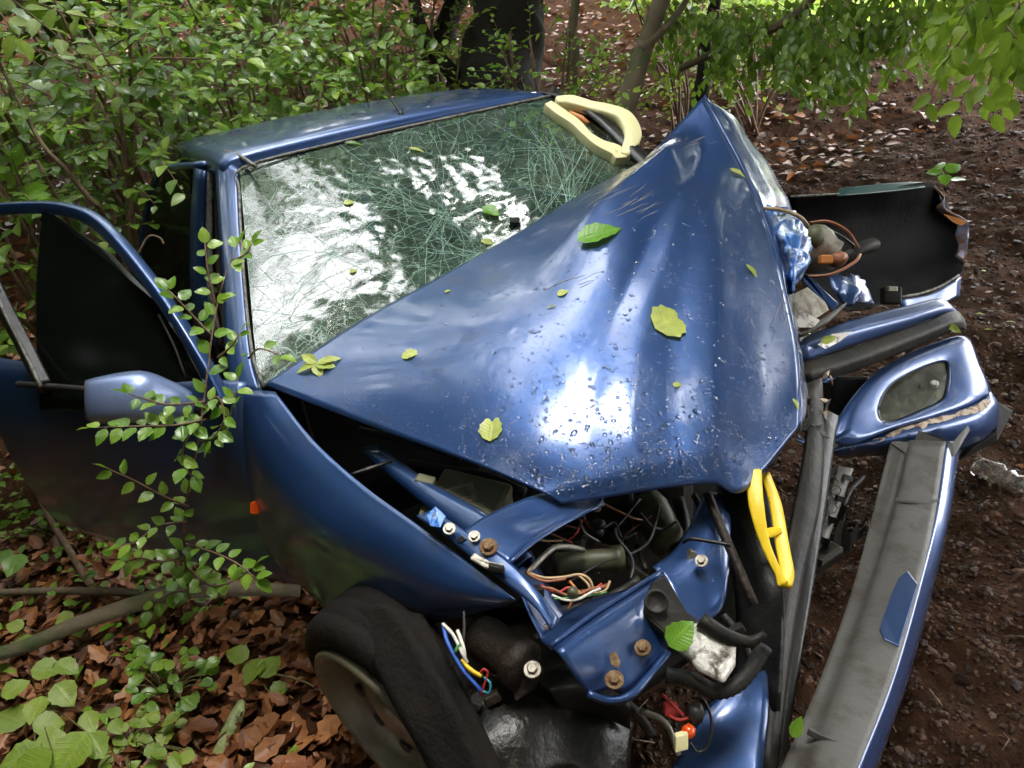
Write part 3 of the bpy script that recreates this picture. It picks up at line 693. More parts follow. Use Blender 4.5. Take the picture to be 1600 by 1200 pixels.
# ---- wheel-arch liner, undertray, damper
LN = [PP([(480, 905, 1.93), (545, 960, 1.78), (640, 975, 1.60), (700, 975, 1.52)]), PP([(520, 940, 1.97), (600, 1000, 1.80), (690, 1040, 1.62), (730, 1030, 1.58)]), PP([(600, 960, 2.0), (680, 1020, 1.85), (760, 1080, 1.72), (790, 1060, 1.68)])]
sheet('arch_liner', LN, LINER, car, 6, 6, lambda u, v, p: .01 * nz(p, 14, 3), .003)
LB = [PP([(540, 945, 1.56), (578, 1030, 1.44), (624, 1120, 1.34), (684, 1225, 1.27)]), PP([(600, 945, 1.48), (650, 1020, 1.38), (700, 1105, 1.30), (750, 1215, 1.25)]), PP([(660, 960, 1.46), (700, 1030, 1.39), (740, 1105, 1.32), (790, 1215, 1.28)])]
sheet('arch_liner', LB, TYRE, car, 8, 6, lambda u, v, p: .0025 * math.sin(v * 14) + .003 * nz(p, 10, 5), .004)
UT = [PP([(696, 1138, 1.36), (740, 1075, 1.42), (830, 1062, 1.45), (930, 1085, 1.42), (990, 1130, 1.40)]), PP([(735, 1165, 1.30), (800, 1120, 1.33), (870, 1110, 1.36), (940, 1140, 1.36), (985, 1170, 1.38)]), PP([(770, 1240, 1.27), (830, 1220, 1.28), (890, 1200, 1.32), (945, 1220, 1.33), (985, 1240, 1.36)])]
sheet('undertray', UT, LINER, car, 6, 6, lambda u, v, p: .005 * nz(p, 12, 3), .004, label='mud-spattered black undertray')
UT2 = [PP([(835, 1060, 1.40), (880, 1045, 1.42), (930, 1055, 1.42), (985, 1090, 1.40)]), PP([(860, 1085, 1.36), (900, 1075, 1.36), (940, 1085, 1.36), (985, 1105, 1.36)]), PP([(880, 1130, 1.38), (915, 1120, 1.38), (950, 1125, 1.38), (985, 1140, 1.38)])]
sheet('mud_flap', UT2, BLACKMUD, car, 6, 6, None, .004)
dm = lathe('damper', P(748, 990, 1.42), P(826, 1048, 1.34), [(0, .036), (.15, .042), (.7, .040), (.74, .046), (.9, .046), (1, .035)], DAMPER, car, 18)
plate('damper_bracket', PP([(822, 1022, 1.33), (845, 1050, 1.325), (832, 1080, 1.33), (805, 1098, 1.33), (796, 1075, 1.34), (812, 1045, 1.34)]), .02, DAMPER, car, .004)
def bolt(px, py, d, r, m=STEEL, parent=car, ax=None):
    c = P(px, py, d); a = (ax or (CAM - c).normalized() + CU * .5 - CR * .15).normalized(); mb = MB()
    v, f = lathe_geo(c - a * r * .3, c + a * r * .12, [(0, r * 1.45), (.8, r * 1.45), (1, r * 1.35)], 16); mb.add(v, f)
    v, f = lathe_geo(c, c + a * r * .75, [(0, r * .85), (.85, r * .85), (1, r * .72)], 6); mb.add(v, f)
    return mb.build('bolt', m, parent, smooth=False)
bolt(832, 1046, 1.315, .011, STEEL)
box('connector', P(712, 1112, 1.32), CR * .022 - CU * .012, CU * .012 + CR * .006, CF * .012, DKGREY, car, .004)
lathe('bulb_holder', P(706, 1120, 1.33), P(722, 1130, 1.31), [(0, .012), (.5, .014), (1, .010)], RUST, car, 10)
def wire(c, pts, r=.0022, parent=car, sm=6): return tube('wire', PP(pts), r, WIRES[c], parent, 5, sm)
wire('blue', [(692, 975, 1.36), (700, 1005, 1.33), (722, 1045, 1.31), (748, 1075, 1.30), (752, 1084, 1.31)], .004)
wire('white', [(692, 975, 1.355), (708, 992, 1.33), (722, 1020, 1.31), (730, 1035, 1.31)], .0034)
wire('white', [(715, 985, 1.34), (724, 1012, 1.315), (726, 1030, 1.31)], .004)
wire('yellow', [(722, 1030, 1.312), (734, 1046, 1.305), (752, 1056, 1.30), (740, 1050, 1.30), (728, 1040, 1.305)], .0042)
wire('red', [(750, 1052, 1.30), (756, 1046, 1.295), (762, 1052, 1.295), (756, 1072, 1.295), (752, 1086, 1.30)], .0022)
wire('teal', [(756, 1058, 1.297), (766, 1068, 1.29), (764, 1082, 1.29), (754, 1080, 1.295)], .0022)
wire('black', [(725, 955, 1.35), (724, 1000, 1.325), (712, 1030, 1.32), (704, 1042, 1.32)], .003)
wire('green', [(716, 1008, 1.318), (712, 1018, 1.314), (720, 1006, 1.315)], .003)
# ---- inner wing, slam panel, engine bay
ENG = BLACK
box('engine_shadow_mass', P(900, 820, 1.98), CR * .26, CU * .16, CF * .22, BLACKMUD, car, .03)  # black engine mass stands in for the shadow inside the bay
box('bay_floor', (.55, -.12, .30), (.30, 0, 0), (0, .42, 0), (0, 0, .02), BLACKMUD, car, .01)
IW = [PP([(560, 700, 1.80), (640, 770, 1.66), (730, 842, 1.50), (790, 900, 1.40)]), PP([(585, 695, 1.80), (668, 752, 1.66), (765, 808, 1.51), (830, 868, 1.405)]), PP([(600, 700, 1.90), (690, 765, 1.78), (775, 820, 1.60), (836, 890, 1.48)])]
inner = sheet('inner_wing', IW, BLUE, car, 5, 3, None, .003)
strip('wing_flange', PP([(650, 806, 1.475), (700, 842, 1.41), (760, 890, 1.33), (830, 944, 1.275), (862, 985, 1.25)]), PP([(676, 796, 1.48), (722, 826, 1.41), (790, 872, 1.335), (838, 920, 1.29), (876, 968, 1.27)]), BLUE, .003, mid=.003)
SP = [PP([(712, 838, 1.42), (760, 805, 1.47), (830, 775, 1.53), (935, 748, 1.60)]), PP([(745, 852, 1.395), (800, 820, 1.44), (860, 795, 1.50), (940, 770, 1.57)]), PP([(795, 878, 1.35), (832, 845, 1.40), (880, 815, 1.47), (945, 790, 1.55)])]
slam = sheet('bonnet_landing_panel', SP, BLUE, car, 6, 5, lambda u, v, p: -.010 * math.exp(-((u - .55) / .25) ** 2 - ((v - .5) / .3) ** 2), .003)
tube('panel_lip', PP([(796, 880, 1.345), (834, 848, 1.395), (882, 818, 1.465), (930, 792, 1.54), (945, 770, 1.57)]), .004, BLUE, slam, 6)
plate('panel_tab', PP([(664, 806, 1.44), (680, 790, 1.45), (697, 806, 1.43), (688, 824, 1.41), (672, 822, 1.42)]), .003, CRUSH, car, .002)
bolt(702, 826, 1.398, .0085, STEEL); bolt(741, 838, 1.375, .008, STEEL); bolt(763, 854, 1.35, .0115, RUST)
plate('slot', PP([(712, 842, 1.39), (722, 836, 1.39), (730, 842, 1.385), (720, 849, 1.385)]), .002, BLACK, car, .001)
plate('clip', PP([(733, 872, 1.335), (741, 862, 1.345), (765, 876, 1.325), (788, 880, 1.31), (782, 892, 1.305), (757, 886, 1.315)]), .008, STEEL, car, .003)
box('clip_block', P(776, 888, 1.30), CR * .014 - CU * .003, CU * .006, CF * .008, BLACK, car, .003)
# grey box with its sticker
bc = P(722, 770, 1.68); bx = (P(815, 800, 1.62) - P(640, 760, 1.70)).normalized(); bn = Vector((.25, -.05, .97)).normalized(); by = bn.cross(bx).normalized(); bx = by.cross(bn)
bat = box('battery_box', P(728, 778, 1.66) - bn * .06, bx * .085, by * .075, bn * .06, BOXM, car, .012, label='dusty grey box under the bonnet edge with a printed sticker')
sx, sy = (bx * .8 + by * .6).normalized(), (by * .8 - bx * .6).normalized(); sc_ = P(719, 768, 1.66); sc_ = sc_ - bn * (sc_ - (P(728, 778, 1.66))).dot(bn) + bn * .0008
stk = box('sticker', sc_, sx * .034, sy * .027, bn * .0006, STEEL, bat, .0)
pm = MB()
for k in range(5):
    v, f = boxg(sc_ + bn * .0008 + sy * (.016 - k * .008), sx * (.024 - .004 * (k % 3)), sy * .0016, bn * .0003); pm.add(v, f)
v, f = boxg(sc_ + bn * .0008 + sx * .006 + sy * .004, sx * .012, sy * .012, bn * .0004); pm.add(v, f)
pm.build('sticker_print', BOXM, bat, smooth=False)
box('box_clip', P(665, 752, 1.67), bx * .022, by * .012, bn * .01, BOXM, bat, .004)
# cavity behind the headlamp place
strip('headlamp_cavity', PP([(845, 1000, 1.34), (880, 960, 1.42), (930, 935, 1.48), (1000, 915, 1.50)]), PP([(862, 1014, 1.30), (905, 990, 1.34), (960, 962, 1.38), (1020, 915, 1.42)]), BLUE, .003)
strip('inner_wall', PP([(800, 895, 1.42), (815, 930, 1.40), (830, 965, 1.38), (850, 1005, 1.36)]), PP([(830, 860, 1.50), (850, 900, 1.50), (870, 935, 1.48), (890, 965, 1.46)]), BLUE, .003)
lathe('coolant_pipe', P(866, 882, 1.56), P(972, 872, 1.58), [(0, .022), (.06, .025), (.1, .023), (.5, .024), (.85, .024), (.88, .028), (1, .028)], CANM, car, 18)
tube('bent_rod', PP([(824, 895, 1.40), (845, 874, 1.44), (866, 856, 1.47), (890, 855, 1.50), (912, 860, 1.53)]), .006, STEEL, car, 7, 3)
lathe('washer_bottle', P(1008, 775, 1.72), P(1050, 862, 1.66), [(0, .03), (.2, .04), (.8, .042), (1, .03)], CANM, car, 18)
lathe('cap_fitting', P(936, 815, 1.62), P(934, 838, 1.60), [(0, .013), (.3, .016), (.5, .011), (.7, .014), (1, .011)], DKGREY, car, 12)
lathe('ring_clip', P(931, 792, 1.58), P(934, 795, 1.57), [(0, .010), (1, .008)], STEEL, car, 12)
for c, pts, r in (('tan', [(822, 894, 1.40), (850, 903, 1.40), (880, 902, 1.40), (905, 898, 1.40), (920, 905, 1.40), (926, 918, 1.40)], .003), ('copper', [(842, 918, 1.38), (862, 920, 1.37), (885, 930, 1.37), (905, 928, 1.37), (925, 920, 1.38), (950, 916, 1.40)], .0028),
                  ('red', [(845, 915, 1.385), (870, 926, 1.375), (890, 918, 1.38), (915, 930, 1.38), (940, 912, 1.40)], .0024), ('white', [(862, 930, 1.365), (885, 938, 1.36), (905, 936, 1.36), (925, 925, 1.37), (938, 920, 1.38)], .0026),
                  ('tan', [(905, 900, 1.40), (918, 912, 1.39), (926, 926, 1.385), (946, 922, 1.39), (953, 908, 1.40)], .0024), ('green', [(866, 936, 1.36), (890, 934, 1.365), (930, 930, 1.38), (948, 925, 1.385)], .002), ('orange', [(890, 908, 1.39), (905, 925, 1.375), (920, 932, 1.37)], .0024), ('copper', [(824, 897, 1.395), (850, 908, 1.39), (884, 905, 1.39)], .0026),
                  ('black', [(962, 826, 1.55), (965, 840, 1.52), (985, 866, 1.48), (990, 885, 1.45), (985, 905, 1.43)], .0026), ('black', [(1030, 790, 1.58), (1020, 835, 1.55), (1005, 855, 1.52), (985, 866, 1.48)], .003), ('black', [(905, 900, 1.42), (935, 882, 1.47), (965, 872, 1.5)], .002), ('black', [(1000, 780, 1.6), (972, 815, 1.55), (962, 830, 1.55)], .002)):
    wire(c, pts, r)
lathe('terminal', P(894, 926, 1.365), P(897, 922, 1.355), [(0, .010), (.6, .010), (1, .006)], CANM, car, 10)
box('wire_plug', P(838, 928, 1.38), CR * .014, CU * .014, CF * .012, BLACKMUD, car, .003)
# triangular lower crossmember
TRI = [PP([(862, 1012, 1.265), (920, 968, 1.32), (980, 930, 1.37), (1036, 893, 1.42)]), PP([(875, 1022, 1.235), (930, 985, 1.285), (985, 950, 1.335), (1040, 905, 1.40)]), PP([(900, 1060, 1.24), (945, 1035, 1.275), (995, 1000, 1.32), (1043, 955, 1.38)]), PP([(920, 1085, 1.255), (952, 1078, 1.27), (985, 1082, 1.28), (1042, 1022, 1.34)])]
tri = sheet('lower_crossmember', TRI, BLUE, car, 6, 5, lambda u, v, p: .002 * nz(p, 12, 3), .004, label='blue triangular front panel with rust spots')
tube('folded_lip', PP([(918, 1084, 1.252), (950, 1094, 1.255), (986, 1086, 1.262), (1018, 1052, 1.30), (1044, 1020, 1.335)]), .007, BLUE, tri, 8)
tube('panel_lip', PP([(860, 1010, 1.262), (918, 966, 1.317), (978, 928, 1.367), (1035, 892, 1.417)]), .005, BLUE, tri, 6)
bolt(960, 1062, 1.255, .011, RUST, tri); bolt(1004, 1012, 1.305, .010, RUST, tri)
plate('rust_patch', PP([(952, 1022, 1.278), (962, 1018, 1.276), (970, 1034, 1.272), (966, 1045, 1.268), (955, 1038, 1.272)]), .001, RUST, tri, 0)
plate('lamp_bracket', PP([(1000, 955, 1.345), (1020, 908, 1.37), (1040, 895, 1.39), (1075, 955, 1.36), (1120, 985, 1.34), (1130, 1005, 1.33), (1060, 1010, 1.31)]), .02, BLACKMUD, car, .006)
c = P(1026, 940, 1.338); a = (CAM - c).normalized(); lathe('bracket_hole', c, c + a * .006, [(0, .022), (.8, .022), (1, .017), (.4, .015), (.35, .002)], RUBBER, car, 18)
plate('lamp_reflector', PP([(1055, 1010, 1.29), (1085, 972, 1.315), (1108, 972, 1.315), (1152, 1005, 1.295), (1150, 1040, 1.275), (1132, 1068, 1.265), (1092, 1048, 1.275)]), .012, WHITE, car, .005, label='scuffed white broken lamp reflector')
tube('bracket_arm', PP([(1095, 968, 1.31), (1130, 992, 1.30), (1170, 1003, 1.30), (1196, 990, 1.30)]), [.014, .014, .011, .006], BLACKMUD, car, 8)
tube('ribbed_hose', PP([(1040, 1055, 1.32), (1080, 1062, 1.31), (1120, 1080, 1.30), (1160, 1062, 1.31), (1196, 1010, 1.33)]), .013, RUBBER, car, 10, 10, .14)
# inner panel to the right and pipes
IP = [PP([(1020, 885, 1.50), (1065, 845, 1.56), (1100, 775, 1.64), (1120, 770, 1.66)]), PP([(1045, 915, 1.46), (1085, 880, 1.50), (1120, 830, 1.56), (1140, 800, 1.62)]), PP([(1072, 985, 1.42), (1110, 968, 1.44), (1132, 940, 1.46), (1140, 880, 1.52)])]
ip = sheet('inner_panel', IP, BLUE, car, 6, 6, lambda u, v, p: .006 * nz(p, 12, 6), .003)
bolt(1096, 876, 1.47, .009, STEEL, ip)
tube('hose', PP([(1105, 772, 1.58), (1130, 832, 1.52), (1155, 890, 1.48), (1178, 945, 1.45)]), .010, DAMPER, car, 8)
tube('hose', PP([(1068, 848, 1.50), (1080, 842, 1.48), (1110, 846, 1.47), (1142, 852, 1.46)]), .004, BLACK, car, 6)
sheet('radiator_duct', [PP([(1120, 760, 1.66), (1165, 765, 1.62), (1200, 750, 1.64)]), PP([(1135, 850, 1.62), (1180, 860, 1.58), (1215, 850, 1.58)]), PP([(1150, 960, 1.56), (1195, 965, 1.52), (1225, 960, 1.50)]), PP([(1140, 1100, 1.5), (1180, 1110, 1.46), (1215, 1110, 1.42)])], BLACK, car, 5, 5, lambda u, v, p: .01 * nz(p, 9, 1), .004)
LP = [PP([(1100, 1110, 1.44), (1160, 1060, 1.46), (1200, 1045, 1.48)]), PP([(1070, 1165, 1.40), (1140, 1130, 1.41), (1200, 1110, 1.42)]), PP([(1030, 1240, 1.38), (1110, 1230, 1.36), (1190, 1225, 1.34)])]
sheet('lower_panel', LP, BLUE, car, 5, 5, lambda u, v, p: .006 * nz(p, 10, 6), .003)
wire('red', [(1035, 1085, 1.36), (1050, 1100, 1.34), (1068, 1118, 1.33)], .003); wire('red', [(1045, 1118, 1.34), (1062, 1125, 1.33), (1080, 1120, 1.33)], .003)
wire('black', [(1080, 1090, 1.33), (1100, 1095, 1.32), (1112, 1130, 1.31), (1105, 1165, 1.31), (1090, 1175, 1.31), (1078, 1160, 1.31)], .0028)
lathe('bulb_holder', P(1072, 1150, 1.31), P(1080, 1135, 1.32), [(0, .010), (.5, .013), (1, .009)], AMBER, car, 10)
box('wire_plug', P(1064, 1158, 1.305), CR * .011 + CU * .003, CU * .014, CF * .008, CREAM, car, .002)
lathe('bulb_stem', P(1085, 1100, 1.33), P(1090, 1130, 1.32), [(0, .012), (.5, .016), (1, .008)], DKGREY, car, 10)
box('wire_plug', P(1048, 1108, 1.35), CR * .012, CU * .01, CF * .01, WIRES['red'], car, .003)
# black and grey front-panel strips beside the bonnet
def xstrip(name, A, B, m, th, **k): return strip(name, PP(A), PP(B), m, th, **k)
xstrip('grille_strip', [(1256, 600, 1.98), (1262, 680, 1.90), (1240, 800, 1.76), (1222, 900, 1.66), (1212, 1000, 1.54), (1190, 1200, 1.36)], [(1285, 590, 2.02), (1288, 690, 1.92), (1282, 790, 1.80), (1256, 900, 1.68), (1238, 1010, 1.55), (1215, 1210, 1.36)], BLACKMUD, .012, mid=.008)
xstrip('grille_strip', [(1292, 640, 2.06), (1268, 760, 1.92), (1246, 900, 1.76), (1226, 1050, 1.58), (1200, 1210, 1.42)], [(1310, 650, 2.07), (1294, 770, 1.93), (1272, 905, 1.76), (1248, 1050, 1.58), (1225, 1215, 1.42)], BLACK, .014, mid=.004)
xstrip('grille_bar', [(1310, 728, 2.08), (1290, 800, 1.98), (1266, 880, 1.88), (1246, 960, 1.78)], [(1334, 732, 2.08), (1308, 806, 1.98), (1280, 886, 1.88), (1256, 962, 1.78)], GREY, .02, mid=.008)
gb = MB()
for k in range(5):
    a, b = P(1318 - k * 11, 745 + k * 33, 2.04 - k * .05), P(1330 - k * 12, 748 + k * 33, 2.04 - k * .05)
    v, f = boxg((a + b) / 2, (b - a) * .55, (P(1312 - k * 11, 765 + k * 33, 2.0) - a) * .22, CF * .008); gb.add(v, f)
gb.build('grille_recess', BLACK, car, smooth=False)
tube('broken_trim', PP([(1350, 745, 2.14), (1330, 765, 2.10), (1318, 790, 2.06)]), .006, DKGREY, car, 6)
hm = MB()
for i in range(5):
    for j in range(2):
        c = P(1284 + j * 17 + (i % 2) * 8 - i * 3, 752 + i * 14, 2.02 - i * .02)
        pts = [c + (CR * math.cos(a) + CU * math.sin(a)) * .014 for a in [k * math.pi / 3 for k in range(7)]]
        v, f = tube_geo(pts, .0016, 4, 1); hm.add(v, f)
hm.build('grille_mesh', DKGREY, car)
# ---- bumper
BU = [PP([(1248, 528, 2.16), (1330, 500, 2.26), (1420, 477, 2.38), (1470, 466, 2.46), (1490, 480, 2.50)]), PP([(1250, 542, 2.12), (1330, 517, 2.22), (1420, 494, 2.33), (1478, 478, 2.42), (1500, 490, 2.48)]), PP([(1256, 568, 2.13), (1330, 542, 2.23), (1420, 512, 2.34), (1480, 494, 2.43), (1503, 500, 2.48)])]
bum = sheet('bumper', BU, BLUE, car, 6, 4, None, .006, label='blue bumper end with a black strip and fog lamp, paint scraped along its edge')
plate('scrape', PP([(1278, 538, 2.128), (1300, 522, 2.15), (1332, 518, 2.19), (1310, 535, 2.165), (1290, 545, 2.14)]), .0012, WHITE, bum, 0)
BM = [PP([(1254, 566, 2.10), (1340, 540, 2.20), (1430, 508, 2.32), (1490, 486, 2.42), (1506, 496, 2.48)]), PP([(1256, 585, 2.06), (1340, 560, 2.16), (1430, 526, 2.28), (1495, 500, 2.38), (1510, 508, 2.46)]), PP([(1262, 604, 2.08), (1345, 576, 2.18), (1432, 542, 2.30), (1496, 514, 2.39), (1510, 516, 2.46)])]
sheet('moulding', BM, BLACKMUD, bum, 6, 5, None, .008, label='muddy black bumper moulding')
# body of the bumper as a ring round the lamp
ctr = (1428, 612)
inn = [(1370, 640), (1378, 618), (1394, 598), (1425, 580), (1458, 567), (1478, 565), (1483, 580), (1481, 608), (1472, 626), (1440, 642), (1400, 658), (1376, 659)]
outr = [(1298, 690), (1312, 650), (1348, 602), (1390, 568), (1450, 540), (1508, 526), (1530, 570), (1546, 612), (1530, 630), (1470, 650), (1400, 668), (1330, 694)]
dI = lambda x, y: 2.30 + (x - 1428) * .0009 + (612 - y) * .0009
def ring(m, k, off=0): return [P(ctr[0] + (o[0] - ctr[0]) * k + (i[0] - ctr[0]) * (1 - k), ctr[1] + (o[1] - ctr[1]) * k + (i[1] - ctr[1]) * (1 - k), dI(o[0] * k + i[0] * (1 - k), o[1] * k + i[1] * (1 - k)) + off) for o, i in zip(outr, inn)]
rings = [ring(0, 0, .022), ring(0, .0, .001), ring(0, .06, -.001), ring(0, .5, -.003), ring(0, .95, -.001), ring(0, 1.01, .022)]
rings = [catmull(r + r[:1], 4)[:-1] for r in rings]; m_ = len(rings[0]); rv = [p for r in rings for p in r]
rf2 = [(i * m_ + j, i * m_ + (j + 1) % m_, (i + 1) * m_ + (j + 1) % m_, (i + 1) * m_ + j) for i in range(len(rings) - 1) for j in range(m_)]
mk('bumper_skin', rv, rf2, BLUE, bum, solid=.004, off=0)
lampo = catmull([P(x, y, dI(x, y) + .008) for x, y in inn] + [P(inn[0][0], inn[0][1], dI(*inn[0]) + .008)], 3)[:-1]
fl = plate('fog_lamp', lampo, .03, LAMP, bum, .004)
tube('lamp_surround', lampo + lampo[:1], .006, BLACK, bum, 6, 1)
c = P(1460, 600, 2.318); a = (CAM - c).normalized(); lathe('lamp_bulb', c, c + a * .008, [(0, .013), (.5, .011), (1, .005)], WHITE, bum, 12)
BLp_ = [PP([(1296, 694, 2.222), (1370, 678, 2.228), (1450, 655, 2.28), (1520, 632, 2.355), (1548, 612, 2.40)]), PP([(1300, 704, 2.20), (1375, 690, 2.21), (1455, 672, 2.26), (1530, 648, 2.33), (1560, 632, 2.40)]), PP([(1306, 712, 2.24), (1378, 704, 2.25), (1460, 694, 2.29), (1535, 676, 2.35), (1560, 660, 2.42)]), PP([(1312, 716, 2.32), (1380, 712, 2.34), (1465, 712, 2.37), (1530, 692, 2.42), (1556, 676, 2.48)])]
lv_, lf_, lg_ = sheet_geo(BLp_, 6, 4); mk('bumper_skin', lv_, lf_, BLUE, bum, solid=.005); LIP = BVHTree.FromPolygons(lv_, lf_)
SCR = simple('paint_scrape', (.50, .41, .32), .6, 0, (.2, .1, .05), 50, .45, .6)
sc = MB()
for k in range(90):
    x = rnd(1300, 1540); y = 699 - (x - 1296) * .285 + random.gauss(0, 5); l = rnd(3, 15); w = rnd(1.5, 5); pts = []
    for dx, dy in ((-l, 0), (-l * .2, -w), (l, -w * .5), (l * .7, w * .6), (-l * .4, w)):
        q, n = onb(x + dx, y - dx * .28 + dy, LIP)
        if q is None: break
        pts.append(q + n * .0016)
    if len(pts) == 5: sc.add(pts, [(0, 1, 2, 3, 4)])
if sc.v: sc.build('scrape', SCR, bum, smooth=False, kind='stuff')
plate('bumper_underside', PP([(1500, 720, 2.42), (1560, 690, 2.44), (1584, 642, 2.52), (1560, 628, 2.44), (1556, 676, 2.42), (1520, 700, 2.40)]), .02, BLACKMUD, bum, .004)
box('bumper_shade_box', P(1318, 618, 2.36), CR * .055, CU * .06, CF * .05, BLACK, car, .01)  # black box stands in for the shade of the open hollow
# ---- far wing, torn and standing off
FW = [PP([(1232, 306, 2.62), (1305, 302, 2.72), (1390, 294, 2.86), (1455, 286, 2.98), (1470, 318, 3.02), (1478, 328, 3.02)]), PP([(1235, 345, 2.74), (1310, 345, 2.86), (1395, 340, 2.98), (1465, 340, 3.07), (1500, 352, 3.06), (1512, 362, 3.05)]), PP([(1242, 405, 2.78), (1310, 408, 2.88), (1395, 405, 2.98), (1465, 398, 3.04), (1500, 395, 3.03), (1510, 398, 3.02)]), PP([(1260, 450, 2.66), (1325, 456, 2.74), (1400, 452, 2.84), (1455, 440, 2.92), (1492, 428, 2.96), (1505, 420, 2.98)]), PP([(1290, 480, 2.5), (1340, 482, 2.58), (1405, 466, 2.74), (1450, 455, 2.84), (1488, 438, 2.92), (1502, 428, 2.95)])]
fw = sheet('torn_wing', FW, FENDIN, car, 6, 6, lambda u, v, p: .008 * nz(p, 8, 6), .004, label='far front wing torn outwards, its black inside showing')
strip('wing_return', PP([(1308, 306, 2.70), (1390, 299, 2.84), (1446, 292, 2.95)]), PP([(1312, 294, 2.74), (1390, 286, 2.88), (1440, 284, 2.99)]), simple('green_primer', (.02, .06, .055), .4), .004, fw)
tube('wing_edge', PP([(1236, 307, 2.60), (1275, 305, 2.66), (1310, 303, 2.71)]), .004, SEAL, fw, 6)
tube('wing_edge', PP([(1410, 464, 2.73), (1440, 458, 2.80), (1470, 447, 2.87), (1498, 430, 2.93)]), .005, SEAL, fw, 6)
TE = [PP([(1458, 290, 2.95), (1470, 312, 2.97), (1462, 326, 2.98), (1480, 342, 2.98), (1496, 352, 2.97), (1492, 368, 2.97), (1498, 385, 2.97), (1492, 400, 2.97)]), PP([(1462, 288, 2.96), (1474, 308, 2.95), (1476, 324, 2.95), (1494, 336, 2.95), (1511, 345, 2.95), (1514, 365, 2.95), (1510, 392, 2.95), (1506, 412, 2.95)])]
sheet('torn_edge', TE, simple('torn_metal', (.26, .26, .40), .4, .4, (.35, .17, .09), 30, .5, .6), fw, 3, 4, lambda u, v, p: .012 * nz(p, 30, 3), .003)
plate('rust_patch', PP([(1474, 334, 2.945), (1500, 341, 2.94), (1512, 346, 2.94), (1502, 353, 2.94), (1488, 346, 2.94)]), .002, WIRES['orange'], fw, 0)
strip('wing_skin', PP([(1405, 468, 2.72), (1455, 458, 2.82), (1502, 432, 2.93)]), PP([(1410, 484, 2.72), (1460, 480, 2.80), (1500, 462, 2.9)]), BLUE, .004, fw)
# lamp parts crushed between bonnet and bumper
lathe('lamp_housing', P(1258, 385, 2.44), P(1310, 400, 2.40), [(0, .075), (.3, .08), (.6, .07), (.8, .05), (1, .045)], simple('dusty_beige', (.26, .24, .19), .5, 0, (.12, .08, .05), 20, .45, .65), car, 20, label='dusty beige lamp housing exposed behind the crushed bonnet')
lathe('lamp_cap', P(1262, 370, 2.38), P(1288, 372, 2.36), [(0, .035), (.6, .04), (1, .02)], CANM, car, 14)
tube('ribbed_hose', PP([(1318, 404, 2.40), (1335, 394, 2.40), (1352, 386, 2.42), (1366, 382, 2.46)]), .020, RUBBER, car, 12, 8, .16)
box('orange_plug', P(1290, 406, 2.34), CR * .02, CU * .014, CF * .014, WIRES['orange'], car, .005)
lathe('orange_cap', P(1302, 408, 2.33), P(1318, 402, 2.35), [(0, .02), (.5, .024), (1, .018)], WIRES['copper'], car, 12)
wire('copper', [(1265, 348, 2.40), (1295, 346, 2.38), (1325, 362, 2.37), (1342, 388, 2.37)], .005); wire('copper', [(1262, 432, 2.30), (1300, 428, 2.28), (1335, 410, 2.30), (1344, 398, 2.34)], .005); wire('black', [(1280, 352, 2.42), (1315, 370, 2.39), (1335, 385, 2.38)], .005)
wire('tan', [(1194, 325, 2.10), (1222, 328, 2.09), (1248, 338, 2.12), (1262, 352, 2.16)], .006)
CP = [PP([(1290, 430, 2.30), (1320, 428, 2.34), (1345, 430, 2.40)]), PP([(1305, 455, 2.24), (1335, 450, 2.27), (1355, 448, 2.34)]), PP([(1320, 478, 2.26), (1345, 472, 2.28), (1366, 478, 2.34)])]
sheet('crushed_panel', CP, BLUE, car, 6, 6, lambda u, v, p: .018 * nz(p, 24, 4), .003)
plate('panel_brace', PP([(1248, 424, 2.22), (1262, 430, 2.20), (1310, 474, 2.18), (1302, 486, 2.18), (1255, 440, 2.21)]), .006, BLUE, car, .002)
plate('lamp_bracket', PP([(1234, 462, 2.13), (1262, 448, 2.16), (1290, 472, 2.16), (1296, 484, 2.15), (1258, 508, 2.11), (1240, 490, 2.12)]), .006, simple('dull_zinc', (.42, .40, .34), .5, .3, (.16, .13, .10), 28, .45, .65), car, .003)
plate('mount_tab', PP([(1236, 490, 2.10), (1252, 484, 2.10), (1282, 500, 2.11), (1272, 512, 2.10), (1244, 512, 2.09)]), .006, WHITE, car, .003)
tube('trim_strap', PP([(1250, 524, 2.10), (1290, 500, 2.16), (1322, 474, 2.24)]), [.006, .012, .003], GREY, car, 6)
box('mount_block', P(1392, 462, 2.62), CR * .03, CU * .03, CF * .02, BLACKMUD, car, .006)
box('mount_clip', P(1393, 452, 2.58), CR * .016, CU * .009, CF * .012, STEEL, car, .003)
